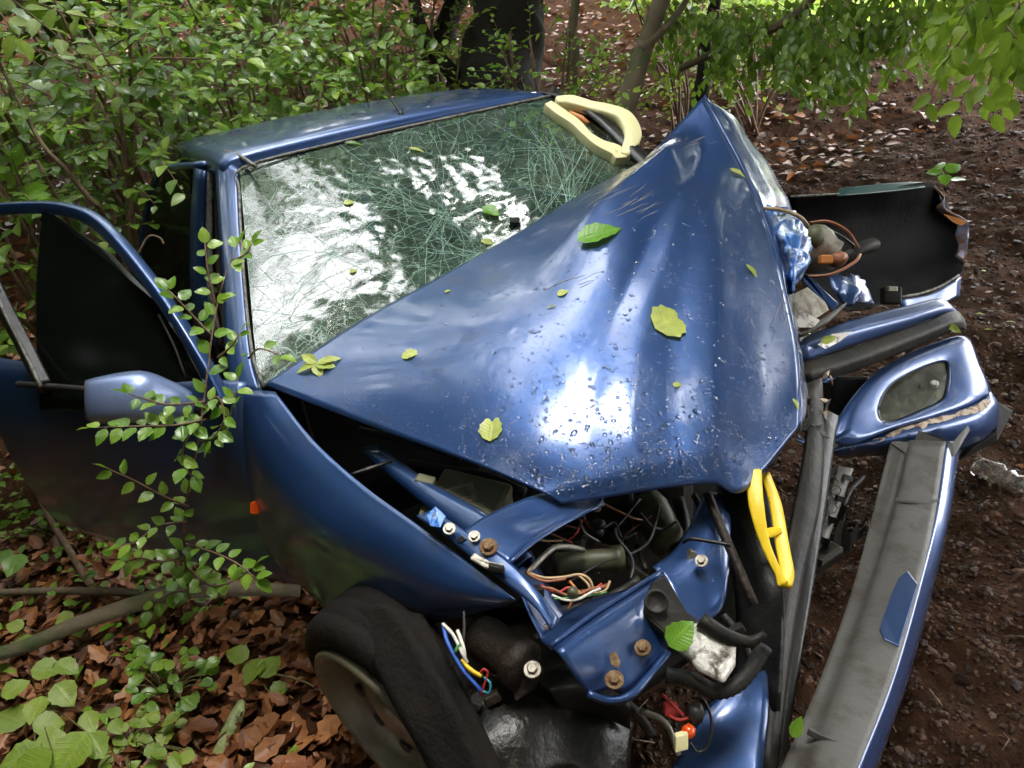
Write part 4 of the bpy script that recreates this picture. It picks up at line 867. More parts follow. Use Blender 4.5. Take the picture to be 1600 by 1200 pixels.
# ---- yellow plastic pieces and the bumper trim (own things)
def yellow_loop():
    r = empty('plastic_clamp', P(945, 240, 2.56), 'pale yellow plastic loop clamp lying on the cracked windscreen', 'clamp')
    nn = WN
    up = lambda l, o: [wpt(x, y) + nn * (o + e) for x, y, e in l]
    sweep('clamp_arm', up([(866, 172, 0), (890, 172, .0), (918, 184, .01), (945, 194, .02), (968, 208, .03), (982, 232, .02), (972, 258, .0)], .030), [.036, .056, .052, .060, .064, .062, .036], .034, nn, CREAM, r, 7, .008, smooth=True)
    sweep('clamp_arm', up([(853, 176, 0), (872, 190, .0), (895, 206, .0), (915, 226, .0), (935, 240, .0), (958, 250, .0), (966, 262, .0)], .025), [.034, .044, .038, .032, .044, .062, .040], .034, nn, CREAM, r, 7, .008, smooth=True)
    tube('clamp_inner_shade', up([(888, 184, 0), (905, 194, 0), (918, 202, 0)], .022), [.008, .014, .006], WIRES['orange'], r, 8)  # orange tubes put the shading inside the clamp into colour
    tube('clamp_inner_shade', up([(962, 226, 0), (968, 236, .0), (966, 248, .0)], .022), [.008, .014, .01], WIRES['orange'], r, 8)
yellow_loop()
yh = empty('plastic_bracket', P(1205, 830, 1.55), 'bright yellow plastic frame wedged under the tip of the blue bonnet', 'plastic frame')
up_ = (CAM - P(1200, 830, 1.5)).normalized()
sweep('frame_bar', PP([(1178, 735, 1.56), (1182, 790, 1.52), (1196, 850, 1.49), (1216, 895, 1.465), (1224, 915, 1.455)]), [.03, .03, .018, .014, .022], .018, up_, YEL, yh, 6, .004, smooth=True)
sweep('frame_bar', PP([(1196, 740, 1.60), (1212, 790, 1.56), (1222, 850, 1.51), (1230, 895, 1.47), (1228, 918, 1.455)]), [.018, .024, .026, .026, .020], .018, up_, YEL, yh, 6, .004, smooth=True)
sweep('cross_bar', PP([(1184, 838, 1.505), (1205, 832, 1.515), (1220, 828, 1.52)]), [.014, .02, .012], .014, up_, YEL, yh, 4, .003, smooth=True)
bt = empty('bumper_strip', P(1360, 950, 1.75), 'long grey plastic bumper strip with a dark blue painted edge, hanging over the soil', 'bumper strip')
TA = [(1392, 690, 2.23), (1365, 800, 2.04), (1332, 920, 1.80), (1282, 1060, 1.53), (1210, 1225, 1.28)]
TB = [(1418, 690, 2.235), (1390, 800, 2.05), (1352, 920, 1.80), (1302, 1060, 1.53), (1236, 1225, 1.275)]
TC = [(1424, 688, 2.20), (1400, 800, 2.01), (1365, 920, 1.765), (1320, 1060, 1.50), (1256, 1225, 1.25)]
TD = [(1478, 690, 2.20), (1462, 800, 2.01), (1440, 900, 1.78), (1395, 1060, 1.50), (1330, 1225, 1.25)]
def rowz(*L): return [[P(*l[i]) for l in L] for i in range(5)]
tv_, tf_, tg_ = sheet_geo(rowz(TA, TB, TC, [((a[0] + b[0]) / 2, (a[1] + b[1]) / 2, (a[2] + b[2]) / 2 - .004) for a, b in zip(TC, TD)], TD), 3, 8, lambda u, v, p: .002 * nz(p, 9, 4))
mk('trim_face', tv_, tf_, GREY, bt, solid=.004); TRB = BVHTree.FromPolygons(tv_, tf_)
TE2 = [(1496, 690, 2.24), (1482, 800, 2.05), (1456, 905, 1.83), (1414, 1060, 1.56), (1356, 1225, 1.31)]
TF = [(1500, 700, 2.30), (1486, 800, 2.11), (1462, 905, 1.90), (1420, 1060, 1.62), (1362, 1225, 1.37)]
sheet('painted_edge', rowz([(a[0], a[1], a[2] + .0015) for a in TD], TE2, TF), BLUE, bt, 4, 8, None, .003, label='dark blue painted edge of the strip')
lob = []
for x, y in ((1418, 893), (1404, 905), (1392, 930), (1380, 965), (1374, 985), (1380, 1000), (1396, 1008), (1404, 1012), (1418, 970), (1434, 915)):
    q, n = onb(x, y, TRB)
    if q: lob.append(q + n * .004)
plate('painted_lobe', lob, .005, BLUE, bt, .002)
sweep('trim_rib', PP([(1398, 780, 2.03), (1430, 785, 2.03), (1466, 782, 2.045)]), .008, .006, up_, GREY, bt, 3, .001)
sweep('trim_rib', PP([(1262, 1142, 1.36), (1295, 1158, 1.345), (1322, 1168, 1.335)]), .012, .012, up_, DKGREY, bt, 3, .002)
plate('trim_end', PP([(1392, 692, 2.22), (1395, 676, 2.24), (1408, 690, 2.23), (1428, 692, 2.22), (1436, 672, 2.22), (1470, 682, 2.20), (1488, 692, 2.20), (1512, 664, 2.24), (1516, 672, 2.24), (1492, 712, 2.18), (1420, 712, 2.19)]), .006, GREY, bt, .002)

# more of the packed bay: hoses, looms, brackets, broken bits
tube('wiper_arm', PP([(548, 742, 1.70), (580, 732, 1.71), (612, 720, 1.73)]), [.004, .007, .003], BLACK, car, 6)
for pts, r, m in (([(840, 800, 1.72), (900, 815, 1.70), (960, 850, 1.66), (1000, 900, 1.60)], .012, RUBBER), ([(860, 845, 1.66), (920, 835, 1.68), (1000, 820, 1.70)], .009, BLACK), ([(1060, 780, 1.74), (1070, 830, 1.68), (1050, 880, 1.60)], .014, RUBBER), ([(1085, 775, 1.72), (1095, 800, 1.68), (1090, 840, 1.62)], .008, BLACKMUD),
                  ([(850, 960, 1.48), (900, 950, 1.52), (960, 930, 1.54), (1000, 905, 1.54)], .010, DKGREY), ([(905, 790, 1.72), (915, 830, 1.68), (905, 870, 1.62)], .006, STEEL), ([(985, 770, 1.74), (995, 850, 1.66), (1010, 890, 1.6)], .006, DKGREY), ([(640, 725, 1.80), (700, 735, 1.78), (760, 745, 1.74), (820, 770, 1.70)], .012, RUBBER),
                  ([(560, 672, 1.84), (640, 690, 1.84), (720, 715, 1.80)], .010, DKGREY), ([(1130, 960, 1.42), (1160, 1000, 1.40), (1175, 1040, 1.40)], .007, RUBBER), ([(850, 1060, 1.44), (900, 1050, 1.44), (980, 1100, 1.44), (1020, 1150, 1.42)], .010, RUBBER), ([(1000, 1110, 1.42), (1040, 1130, 1.40), (1060, 1180, 1.38)], .006, STEEL)):
    tube('hose', PP(pts), r, m, car, 8)
tube('ribbed_hose', PP([(880, 1010, 1.50), (930, 1030, 1.48), (960, 1080, 1.44)]), .012, RUBBER, car, 10, 10, .14)
for k in range(22):
    x, y, d = rnd(835, 1060), rnd(790, 960), rnd(1.5, 1.66); a = rnd(-.6, .6); l = rnd(30, 80); cc = random.choice(('black', 'black', 'black', 'tan', 'copper', 'red', 'black'))
    wire(cc, [(x + (t - 1.5) * l * .4 * math.cos(a) + rnd(-8, 8), y + (t - 1.5) * l * .4 * math.sin(a) + rnd(-12, 12), d + rnd(-.02, .02)) for t in range(4)], rnd(.0016, .003))
for x, y, d, a, l, w, m in ((868, 822, 1.66, .3, .05, .018, DKGREY), (1000, 900, 1.56, -.6, .045, .02, BLACKMUD), (1078, 870, 1.52, 1.1, .03, .014, STEEL), (845, 985, 1.40, .7, .03, .012, STEEL), (930, 965, 1.50, -.2, .04, .02, BLACKMUD), (985, 840, 1.66, .2, .03, .03, DKGREY), (900, 1000, 1.48, .4, .035, .022, BLACKMUD), (1150, 985, 1.38, .5, .03, .015, BLACKMUD), (770, 1090, 1.36, .5, .03, .018, DAMPER), (742, 1100, 1.36, -.4, .022, .014, DKGREY)):
    u_ = (CR * math.cos(a) + CU * math.sin(a)); v_ = (CU * math.cos(a) - CR * math.sin(a)); box('bracket', P(x, y, d), u_ * l / 2, v_ * w / 2, CF * .012, m, car, .003)
for k in range(16):
    x, y = rnd(1250, 1300), rnd(585, 690); d = 1.97 - (y - 600) * .0009 + rnd(-.02, .03); a = rnd(0, 3.1); l = rnd(.012, .035); u_ = (CR * math.cos(a) + CU * math.sin(a)); v_ = CU * math.cos(a) - CR * math.sin(a); c0 = P(x, y, d)
    plate('broken_shard', [c0 - u_ * l, c0 + v_ * l * rnd(.2, .5) + CF * rnd(-.01, .01), c0 + u_ * l * rnd(.6, 1), c0 - v_ * l * rnd(.1, .4) - CF * rnd(-.01, .01)], .003, random.choice((SCR, BLACK, DKGREY, GREY, BLUE)), car, 0)
for k in range(9):
    x = rnd(1296, 1345); y = rnd(735, 880); d = 2.16 - (y - 735) * .0012; a = rnd(.8, 1.7); l = rnd(.02, .06); u_ = (CR * math.cos(a) + CU * math.sin(a)); v_ = CU * math.cos(a) - CR * math.sin(a); c0 = P(x, y, d)
    plate('broken_shard', [c0 - u_ * l, c0 + v_ * l * .2, c0 + u_ * l, c0 - v_ * l * .25], .004, random.choice((BLACK, DKGREY, BLACKMUD)), car, 0)
db = MB()
for k in range(520):
    px, py = rnd(390, 960), rnd(190, 590); q, n = onb(px, py, WIN)
    if q is None: continue
    if (P(px, py, 1) - CAM).length == 0: continue
    x = (n.orthogonal() + rvec(.5)).normalized(); y = n.cross(x).normalized(); r = rnd(.0008, .0026); b0 = len(db.v)
    db.add([q + n * .0012 + x * r, q + n * .0012 + y * r * .6, q + n * .0012 - x * r * .8, q + n * .0012 - y * r * .7, q + n * .0022], [(0, 1, 4), (1, 2, 4), (2, 3, 4), (3, 0, 4)])
db.build('debris', simple('dry_debris', (.05, .06, .03), .8), screen, kind='stuff', smooth=False)
# ================================================================== fallen leaves lying on the wreck
def fallen(px, py, size, ang, m, label, bvh=BON, cup=0.0, lift=.003, shape=('fine', LS_FINE), width=1.25):
    p, n = onb(px, py, bvh)
    if p is None: return
    x = CR - n * CR.dot(n); x = (Quaternion(n, ang) @ x).normalized()
    o = leaf_obj('fallen_leaf', p + n * lift - x * size * .5, x, n + Vector((cup, 0, 0)), size, m, None, shape, 0, width)
    return tag(o, label, 'leaf', 'leaves fallen on the wreck')
fallen(937, 368, .118, .35, L_GREEN, 'large fresh green leaf high on the bonnet near the windscreen', width=1.1, lift=.010)
o = fallen(1047, 503, .095, .6, L_FALL, 'largest pale yellow green leaf, lying flat on the bonnet, its tip torn', width=1.75, lift=.006)
fallen(768, 667, .068, 1.5, L_FALL, 'veined yellow green leaf pointing up the bonnet above its front edge', width=1.35)
fallen(642, 554, .046, .15, L_FALL, 'small oval leaf on the dark side of the bonnet beside the leafy sprig', width=1.2)
fallen(880, 458, .030, .4, L_FALL, 'tiny leaf in the middle of the bonnet below the green leaf')
fallen(1175, 425, .048, -.8, L_FALL, 'narrow yellow leaf on the bonnet ridge beside the crushed edge', width=.7)
fallen(1152, 272, .052, -.35, L_FALL, 'narrow yellow leaf just below the peak of the bonnet', width=.75, lift=.006)
fallen(700, 456, .018, .2, L_FALL, 'tiny leaf speck near the bonnet edge along the windscreen')
fallen(1058, 602, .020, .1, L_FALL, 'tiny leaf speck below the largest leaf on the bonnet')
fallen(1243, 632, .030, -1.3, L_FALL, 'slim leaf hanging at the outer corner of the bonnet', width=.6)
fallen(862, 480, .024, .1, L_FALL, 'thin sliver of leaf on the middle of the bonnet', width=.4)
fallen(652, 236, .055, -.1, L_FALL, 'thin curled leaf in the upper middle of the windscreen', WIN, width=.5, lift=.006)
fallen(553, 226, .060, .1, L_SAP, 'dull green leaf against the top seal of the windscreen', WIN, width=.5, lift=.006)
fallen(546, 318, .032, .3, L_FALL, 'small yellow leaf on the bright part of the windscreen', WIN, lift=.005)
fallen(768, 334, .062, -.6, L_GREEN, 'curled green leaf on the cracked middle of the windscreen', WIN, lift=.014, width=1.3)
fallen(763, 380, .046, -.2, L_FALL, 'yellow green leaf low on the windscreen beside the wiper stub', WIN, lift=.006, width=.8)
fallen(552, 425, .022, .4, L_FALL, 'tiny yellow leaf low on the bright windscreen', WIN, lift=.005)
fallen(372, 600, .030, 1.2, L_FALL, 'pale leaf resting on the top end of the dark front wing', WNG)
def loose(p, d, up, size, m, label, width=1.0):
    o = leaf_obj('fallen_leaf', p, d, up, size, m, None, ('fine', LS_FINE), 0, width); return tag(o, label, 'leaf', 'leaves fallen on the wreck')
loose(P(1045, 1010, 1.27), CR * .6 + CU * .6, CAM - P(1060, 985, 1.3), .058, L_GREEN, 'ribbed green leaf on the broken white lamp reflector', 1.5)
loose(P(1238, 1152, 1.33), CR * .4 + CU * .9, CAM - P(1245, 1130, 1.3), .040, L_SAP, 'olive leaf stuck at the edge of the grey bumper strip', 1.0)
loose(P(1282, 534, 2.09), CR + CU * .3, CAM - P(1290, 525, 2.1), .05, L_FALL, 'yellow leaf on the scraped blue bumper end', .8)
loose(P(1478, 505, 2.36), CR * .8 - CU * .5, CAM - P(1490, 510, 2.4), .06, L_FALL, 'yellow leaf on the far end of the black bumper moulding', .6)
p, n = onb(497, 572, BON)
spr = empty('leafy_sprig', p, 'fallen sprig of five yellow green leaves at the bonnet corner by the windscreen', 'sprig')
for k, (dx, dy, s, w) in enumerate(((-22, 20, .058, .8), (46, 12, .062, .75), (30, -10, .05, 1.3), (6, -14, .042, 1.3), (-34, -14, .055, .8))):
    d = (CR * dx + CU * dy).normalized(); d = d - n * d.dot(n) * .8
    leaf_obj('leaf', p + n * .010, d, n + rvec(.12), s, L_FALL, spr, ('fine', LS_FINE), 0, w)
# ================================================================== ground cover
def clods(name, n, xr, yr, smin, smax, label, weight=None):
    bm = bmesh.new(); bmesh.ops.create_icosphere(bm, subdivisions=1, radius=1); tv = np.array([v.co[:] for v in bm.verts]); tf = np.array([[v.index for v in f.verts] for f in bm.faces]); bm.free()
    xs = np.random.uniform(xr[0], xr[1], n * 3); ys = np.random.uniform(yr[0], yr[1], n * 3)
    dist = np.hypot(np.hypot(xs - CAM.x, ys - CAM.y), 1.5); keep = np.random.rand(n * 3) < np.clip(2.6 / dist, 0, 1) ** 1.3
    keep &= ~((xs < .45) & (np.abs(ys) < .75)); keep &= vnoise(xs, ys, .35, 11) > (-.40 if smax > .015 else -.6)
    xs, ys, dist = xs[keep][:n], ys[keep][:n], dist[keep][:n]; n = len(xs)
    sz = np.clip(np.random.lognormal(math.log(smin * 1.35), .55, n), smin * .6, smax) * (.75 + .1 * dist)
    zs = height(xs, ys) + sz * .15
    V = tv[None] * (1 + .5 * np.random.uniform(-1, 1, (n, len(tv), 1))) * sz[:, None, None] * np.random.uniform(.6, 1.25, (n, 1, 3))
    V[:, :, 2] *= .8; V += np.stack([xs, ys, zs], -1)[:, None, :]; V = V.reshape(-1, 3)
    Fa = (tf[None] + (np.arange(n) * len(tv))[:, None, None]).reshape(-1, 3); me = bpy.data.meshes.new(name)
    me.vertices.add(len(V)); me.vertices.foreach_set('co', V.ravel()); me.loops.add(Fa.size); me.loops.foreach_set('vertex_index', Fa.ravel().astype(np.int32))
    me.polygons.add(len(Fa)); me.polygons.foreach_set('loop_start', np.arange(0, Fa.size, 3, dtype=np.int32)); me.update(calc_edges=True)
    me.polygons.foreach_set('use_smooth', np.random.rand(len(Fa)) > .7)
    me.materials.append(CLOD); o = bpy.data.objects.new(name, me); link(o); return tag(o, label, 'soil', None, 'stuff')
clods('soil_clods', 32000, (-4.5, 2.0), (-.1, 7.0), .0042, .022, 'loose dark brown clods of turned forest soil')
clods('soil_clods', 15000, (.15, 1.95), (-.35, 2.3), .0032, .013, 'fine dark brown soil crumbs close to the grey bumper strip')
def scatter(name, n, xr, yr, s0, s1, shape, m, label, cat, tilt=.5, cond=None, lift=.01):
    L = []
    while len(L) < n:
        x, y = rnd(*xr), rnd(*yr)
        if cond and not cond(x, y): continue
        a = rnd(0, 6.28); L.append((Vector((x, y, GZ(x, y) + rnd(.002, lift))), Vector((math.cos(a), math.sin(a), rnd(-.25, .35))), Vector((0, 0, 1)) + rvec(tilt), rnd(s0, s1)))
    return leaf_mass(name, L, shape, m, label=label, cat=cat)
nocar = lambda x, y: not (-2.6 < x < .5 and abs(y) < .70)
scatter('leaf_litter', 3300, (-1.6, 1.3), (-3.3, -.70), .04, .10, LS_DEAD, L_DEAD, 'large wet reddish brown dead leaves covering the ground beside the door', 'leaf litter', .38, nocar, .04)
scatter('leaf_litter', 5200, (-1.6, 1.3), (-3.3, -.70), .015, .05, LS_CRUMB, L_DEAD, 'small crumbled brown leaf pieces on the ground beside the door', 'leaf litter', .6, nocar, .05)
scatter('leaf_litter', 9000, (-14, -2.2), (-4.5, 6.0), .07, .13, LS_LOW, L_DEAD, 'reddish brown dead leaves covering the bank behind the car', 'leaf litter', .45, nocar, .04)
scatter('leaf_litter', 110, (-4, 2.), (.5, 5), .025, .06, LS_LOW, L_DEAD, 'few brown leaf scraps lying on the dark soil', 'leaf litter', .4, nocar, .02)
scatter('fallen_green_leaves', 60, (-4, 2.), (.6, 7), .025, .05, LS_LOW, L_FALL, 'few yellow green leaves scattered over the dark soil', 'leaf litter', .3, nocar, .02)
L = []
for k in range(120):
    x, y = rnd(-2.2, .55), rnd(-3.1, -1.0)
    for q in range(random.randint(6, 14)):
        a = rnd(0, 6.28); xx, yy = x + random.gauss(0, .07), y + random.gauss(0, .07)
        L.append((Vector((xx, yy, GZ(xx, yy) + rnd(.02, .12))), Vector((math.cos(a), math.sin(a), rnd(-.3, .3))), Vector((.2, -.1, 1)) + rvec(.35), rnd(.028, .055)))
leaf_mass('ground_ivy', L, LS_MID, L_SAP, label='small green creeping leaves among the dead leaves', cat='ground ivy')
tb = MB()
for k in range(420):
    x, y = rnd(-3, 1.9), rnd(-2.6, 5)
    if not nocar(x, y): continue
    a = rnd(0, 6.28); l = rnd(.03, .14); z = GZ(x, y) + .012; d = Vector((math.cos(a), math.sin(a), rnd(-.1, .2))) * l
    v, f = tube_geo([Vector((x, y, z)), Vector((x, y, z)) + d * .5 + rvec(.006), Vector((x, y, z)) + d], rnd(.001, .0024), 4, 1); tb.add(v, f)
tb.build('twig_debris', TWIG, label='thin broken twigs strewn over soil and dead leaves', cat='twigs', kind='stuff')
# ================================================================== sticks
def stick(name, px, r, m, label, cat, forks=(), sm=5, n=9):
    pts = [onground(x, y) + Vector((0, 0, h)) for x, y, h in px]
    root = empty(name, pts[0], label, cat)
    tube('stem', pts, r, m, root, n, sm)
    for fp, fr in forks:
        q = [onground(x, y) + Vector((0, 0, h)) for x, y, h in fp]; tube('fork', q, fr, m, root, 7, sm)
    return root
stick('fallen_branch', [(-40, 1075, .10), (60, 1055, .12), (140, 1030, .14), (235, 1000, .15), (300, 985, .16), (390, 972, .14), (480, 960, .10)], [.021, .022, .024, .026, .026, .024, .020], BARK, 'thick bare grey brown branch on the dead leaves reaching the front wheel', 'branch',
      [([(262, 990, .16), (215, 972, .13), (150, 962, .11), (70, 958, .10), (-40, 962, .10)], [.011, .014, .014, .013, .010])])
stick('broken_stick', [(60, 770, .12), (90, 835, .08), (118, 880, .06), (140, 915, .05), (160, 945, .04)], [.008, .012, .014, .015, .012], TWIG, 'peeling reddish stick leaning down to the bare branch', 'stick')
stick('broken_stick', [(0, 930, .02), (40, 905, .02), (90, 865, .03)], [.004, .005, .004], STEM, 'thin dry straw stick beside the left edge near the bare branch', 'stick')
stick('mossy_log', [(345, 1195, .03), (362, 1165, .04), (380, 1135, .05), (386, 1118, .05)], [.016, .020, .019, .012], MOSS, 'short piece of wood covered in pale green moss by the wheel', 'log')
stick('arched_stem', [(368, 1115, .02), (385, 1090, .05), (410, 1080, .07), (450, 1083, .07), (490, 1092, .06), (530, 1105, .02)], .003, STEM, 'thin yellow green stem arching over dead leaves near the wheel', 'stem')
tube_ = tube('leaning_twig', [P(-20, 60, 2.5), P(30, 160, 2.5), P(66, 225, 2.48), P(100, 262, 2.48), P(140, 310, 2.5), P(160, 335, 2.55), P(190, 420, 2.75), P(200, 470, 2.85)], [.005, .006, .007, .008, .009, .009, .009, .009], TWIG, None, 7, 5)
tag(tube_, 'long bare brown twig leaning in front of the leafy shrubs above the open door', 'twig')
for pts, lab in ([(0, 85, 3), (60, 78, 3), (140, 110, 3), (225, 92, 3.05), (330, 92, 3.1)], 'long thin horizontal twig across the shrubs near the top left'), ([(110, -10, 2.6), (135, 40, 2.6), (165, 92, 2.6), (185, 115, 2.62)], 'short brown twig hanging into the picture among the top left leaves'), ([(215, 400, 2.5), (232, 370, 2.5), (250, 372, 2.5), (256, 382, 2.5)], 'thin curled twig between the open door and the rear window'):
    tag(tube('thin_twig', PP(pts), .004, TWIG, None, 5, 5), lab, 'twig')
# ================================================================== small plants
def along(pts, n): 
    c = catmull(pts, 6); L = [0]
    for a, b in zip(c, c[1:]): L.append(L[-1] + (b - a).length)
    out = []
    for k in range(n):
        s = (k + .6) / n * L[-1]; i = min(len(c) - 2, max(j for j in range(len(c)) if L[j] <= s)); t = (s - L[i]) / max(1e-6, L[i + 1] - L[i])
        out.append((c[i].lerp(c[i + 1], t), (c[i + 1] - c[i]).normalized()))
    return out
def leafy_branch(root, pts, n, s0, s1, m, r=.0022, name='branch', wid=1.2, stemm=TWIG, tipleaf=True):
    tube(name, pts, [r * 1.3, r, r * .5], stemm, root, 5, 5)
    side_ = 1
    for p, t in along(pts, n):
        vw = (CAM - p).normalized(); up = (Vector((0, 0, 1)) * .9 + vw * .6 + rvec(.28)).normalized()
        sd_ = t.cross(up).normalized() * side_; side_ = -side_
        d = (t * rnd(.2, .8) + sd_ * rnd(.6, 1.0) + rvec(.15)).normalized()
        leaf_obj('leaf', p + d * .004, d, up, rnd(s0, s1), m, root, ('fine', LS_FINE), 0, wid * rnd(.85, 1.15))
    if tipleaf: leaf_obj('leaf', Vector(pts[-1]), (Vector(pts[-1]) - Vector(pts[-2])).normalized(), Vector((0, 0, 1)) + rvec(.3), s1, m, root, ('fine', LS_FINE), 0, wid)
sap = empty('sapling', onground(300, 960), 'young sapling with glossy small green leaves growing in front of the open door and mirror', 'sapling')
SB = [([(300, 965, 1.86), (288, 860, 1.74), (292, 780, 1.66), (310, 690, 1.60), (322, 600, 1.585), (335, 500, 1.60), (352, 430, 1.63), (374, 378, 1.66)], 24, .030, .042),
      ([(322, 655, 1.59), (275, 664, 1.55), (215, 666, 1.53), (152, 668, 1.52)], 15, .030, .042), ([(318, 628, 1.585), (262, 632, 1.55), (222, 622, 1.53), (200, 615, 1.52)], 9, .026, .036),
      ([(296, 792, 1.66), (255, 775, 1.62), (212, 752, 1.60), (172, 734, 1.59)], 8, .030, .038), ([(332, 525, 1.6), (300, 492, 1.58), (278, 468, 1.57), (262, 452, 1.57)], 9, .028, .038),
      ([(338, 480, 1.61), (326, 430, 1.6), (320, 380, 1.6)], 7, .028, .036), ([(362, 408, 1.65), (385, 396, 1.64), (394, 380, 1.64)], 5, .028, .036),
      ([(312, 690, 1.60), (345, 678, 1.57), (362, 640, 1.56), (372, 590, 1.57)], 10, .026, .036), ([(292, 815, 1.68), (246, 822, 1.65), (214, 846, 1.64), (190, 852, 1.64)], 9, .028, .038),
      ([(290, 850, 1.73), (330, 862, 1.68), (370, 880, 1.66), (402, 906, 1.66)], 12, .030, .042), ([(290, 885, 1.77), (330, 915, 1.73), (370, 905, 1.72), (396, 884, 1.72)], 11, .030, .042),
      ([(288, 870, 1.75), (250, 878, 1.72), (220, 872, 1.70), (196, 880, 1.70)], 9, .030, .042), ([(300, 920, 1.8), (260, 930, 1.78), (232, 955, 1.78)], 8, .03, .042),
      ([(316, 650, 1.59), (290, 690, 1.56), (285, 720, 1.56), (300, 745, 1.57)], 8, .03, .04), ([(318, 640, 1.58), (340, 620, 1.55), (350, 655, 1.55), (330, 690, 1.56)], 9, .03, .04), ([(340, 560, 1.6), (362, 540, 1.58), (375, 520, 1.58)], 5, .026, .034),
      ([(388, 560, 1.66), (405, 545, 1.64), (440, 556, 1.63)], 3, .03, .036)]
for pts, n, a, b in SB: leafy_branch(sap, PP(pts), n, a, b, L_SAP)
def seedling(name, base, leaves, m, label, cat, wid=1.45, group=None, shape=('fine', LS_FINE)):
    g = onground(*base); r = empty(name, g, label, cat, group)
    for x, y, h, s, a in leaves:
        p = onground(x, y); p = p.lerp(CAM, h / max(.1, CAM.z)) ; vw = (CAM - p).normalized()
        up = (Vector((0, 0, 1)) + vw * .5 + rvec(.15)).normalized(); d = (CR * math.cos(a) + CU * math.sin(a)); d = (d - up * d.dot(up)).normalized()
        c = p - d * s * .5
        tube('stem', [g + rvec(.008), g.lerp(c, .5) + Vector((0, 0, .03)), c], .0016, STEM, r, 5, 4)
        leaf_obj('leaf', c, d, up, s, m, r, shape, 0, wid * rnd(.9, 1.1))
    return r
seedling('seedling', (70, 1110), [(75, 1045, .20, .085, .4), (105, 1042, .21, .075, -.5), (24, 1075, .20, .072, 1.0), (55, 1108, .19, .085, -1.5), (100, 1085, .19, .085, -.9), (76, 1130, .17, .075, .3), (15, 1122, .16, .10, 2.6), (140, 1128, .14, .07, -1.1), (82, 1158, .16, .085, .2), (30, 1185, .18, .10, -2.4), (108, 1180, .19, .12, -1.8), (150, 1165, .15, .08, -1.0), (45, 1205, .2, .12, -2.0)], L_HORN, 'pale yellow green seedling with broad ribbed leaves in the near left corner', 'seedling')
seedling('seedling', (95, 1015), [(122, 978, .12, .085, -1.2), (100, 966, .12, .06, -2.2), (22, 978, .10, .06, 2.9), (36, 1000, .09, .055, -2.6)], L_HORN, 'small seedling with one broad ribbed leaf just below the bare branch', 'seedling')
seedling('seedling', (392, 1060), [(370, 1022, .10, .075, 2.7), (395, 1048, .10, .085, -1.6), (422, 1040, .10, .08, 1.2), (438, 1075, .05, .06, .6)], L_HORN, 'dull green seedling with three wide leaves on dead leaves near the wheel', 'seedling')
seedling('seedling', (20, 910), [(22, 882, .16, .10, -1.7), (5, 868, .16, .08, 2.2)], L_SAP, 'seedling with one large bright green leaf at the left edge', 'seedling')
lv = [(rnd(205, 335), rnd(1015, 1120), rnd(.04, .13), rnd(.035, .055), rnd(0, 6.28)) for k in range(34)]
seedling('bramble', (265, 1090), lv, L_SAP, 'tangled mid green low plant below the bare branch', 'plant', 1.3)
lv = [(rnd(150, 290), rnd(1110, 1215), rnd(.04, .12), rnd(.035, .06), rnd(0, 6.28)) for k in range(32)]
seedling('bramble', (210, 1180), lv, L_HORN, 'pale leafy low plant beside the mossy piece of wood', 'plant', 1.3)
lv = [(rnd(200, 400), rnd(850, 945), rnd(.03, .12), rnd(.03, .05), rnd(0, 6.28)) for k in range(40)]
seedling('bramble', (300, 930), lv, L_SHRUB, 'dark green low plant in the shade at the foot of the sapling', 'plant', 1.3)
lv = [(rnd(0, 130), rnd(735, 860), rnd(.03, .10), rnd(.03, .045), rnd(0, 6.28)) for k in range(12)]
seedling('bramble', (100, 850), lv, L_SHRUB, 'sparse dark plant on twigs below the open door', 'plant', 1.3)
seedling('seedling', (1478, 292), [(1460, 268, .10, .11, 2.6), (1490, 262, .12, .12, .6), (1476, 280, .08, .11, -1.6), (1498, 280, .07, .10, -.4), (1470, 258, .13, .09, 1.6)], L_GREEN, 'single bright green seedling growing from the dark soil behind the torn wing', 'seedling', 1.4)
# crushed clear plastic on the soil
g = onground(1565, 760); cm, ct, cbm = mat('clear_plastic'); cbm.inputs['Transmission Weight'].default_value = .9; cbm.inputs['Roughness'].default_value = .08; cbm.inputs['IOR'].default_value = 1.25; cbm.inputs['Base Color'].default_value = (.8, .75, .7, 1)
v, f = lathe_geo(g + Vector((-.10, .02, .03)), g + Vector((.12, -.03, .04)), [(0, .02), (.05, .036), (.25, .040), (.3, .034), (.36, .040), (.46, .033), (.55, .040), (.66, .034), (.75, .04), (.88, .03), (.95, .015), (1, .014)], 18)
v = [q + rvec(.003) - Vector((0, 0, .012 * max(0, nz(q, 20)))) for q in v]
mk('crushed_bottle', v, f, cm, label='crushed clear plastic bottle half sunk in the soil behind the bumper', cat='bottle')
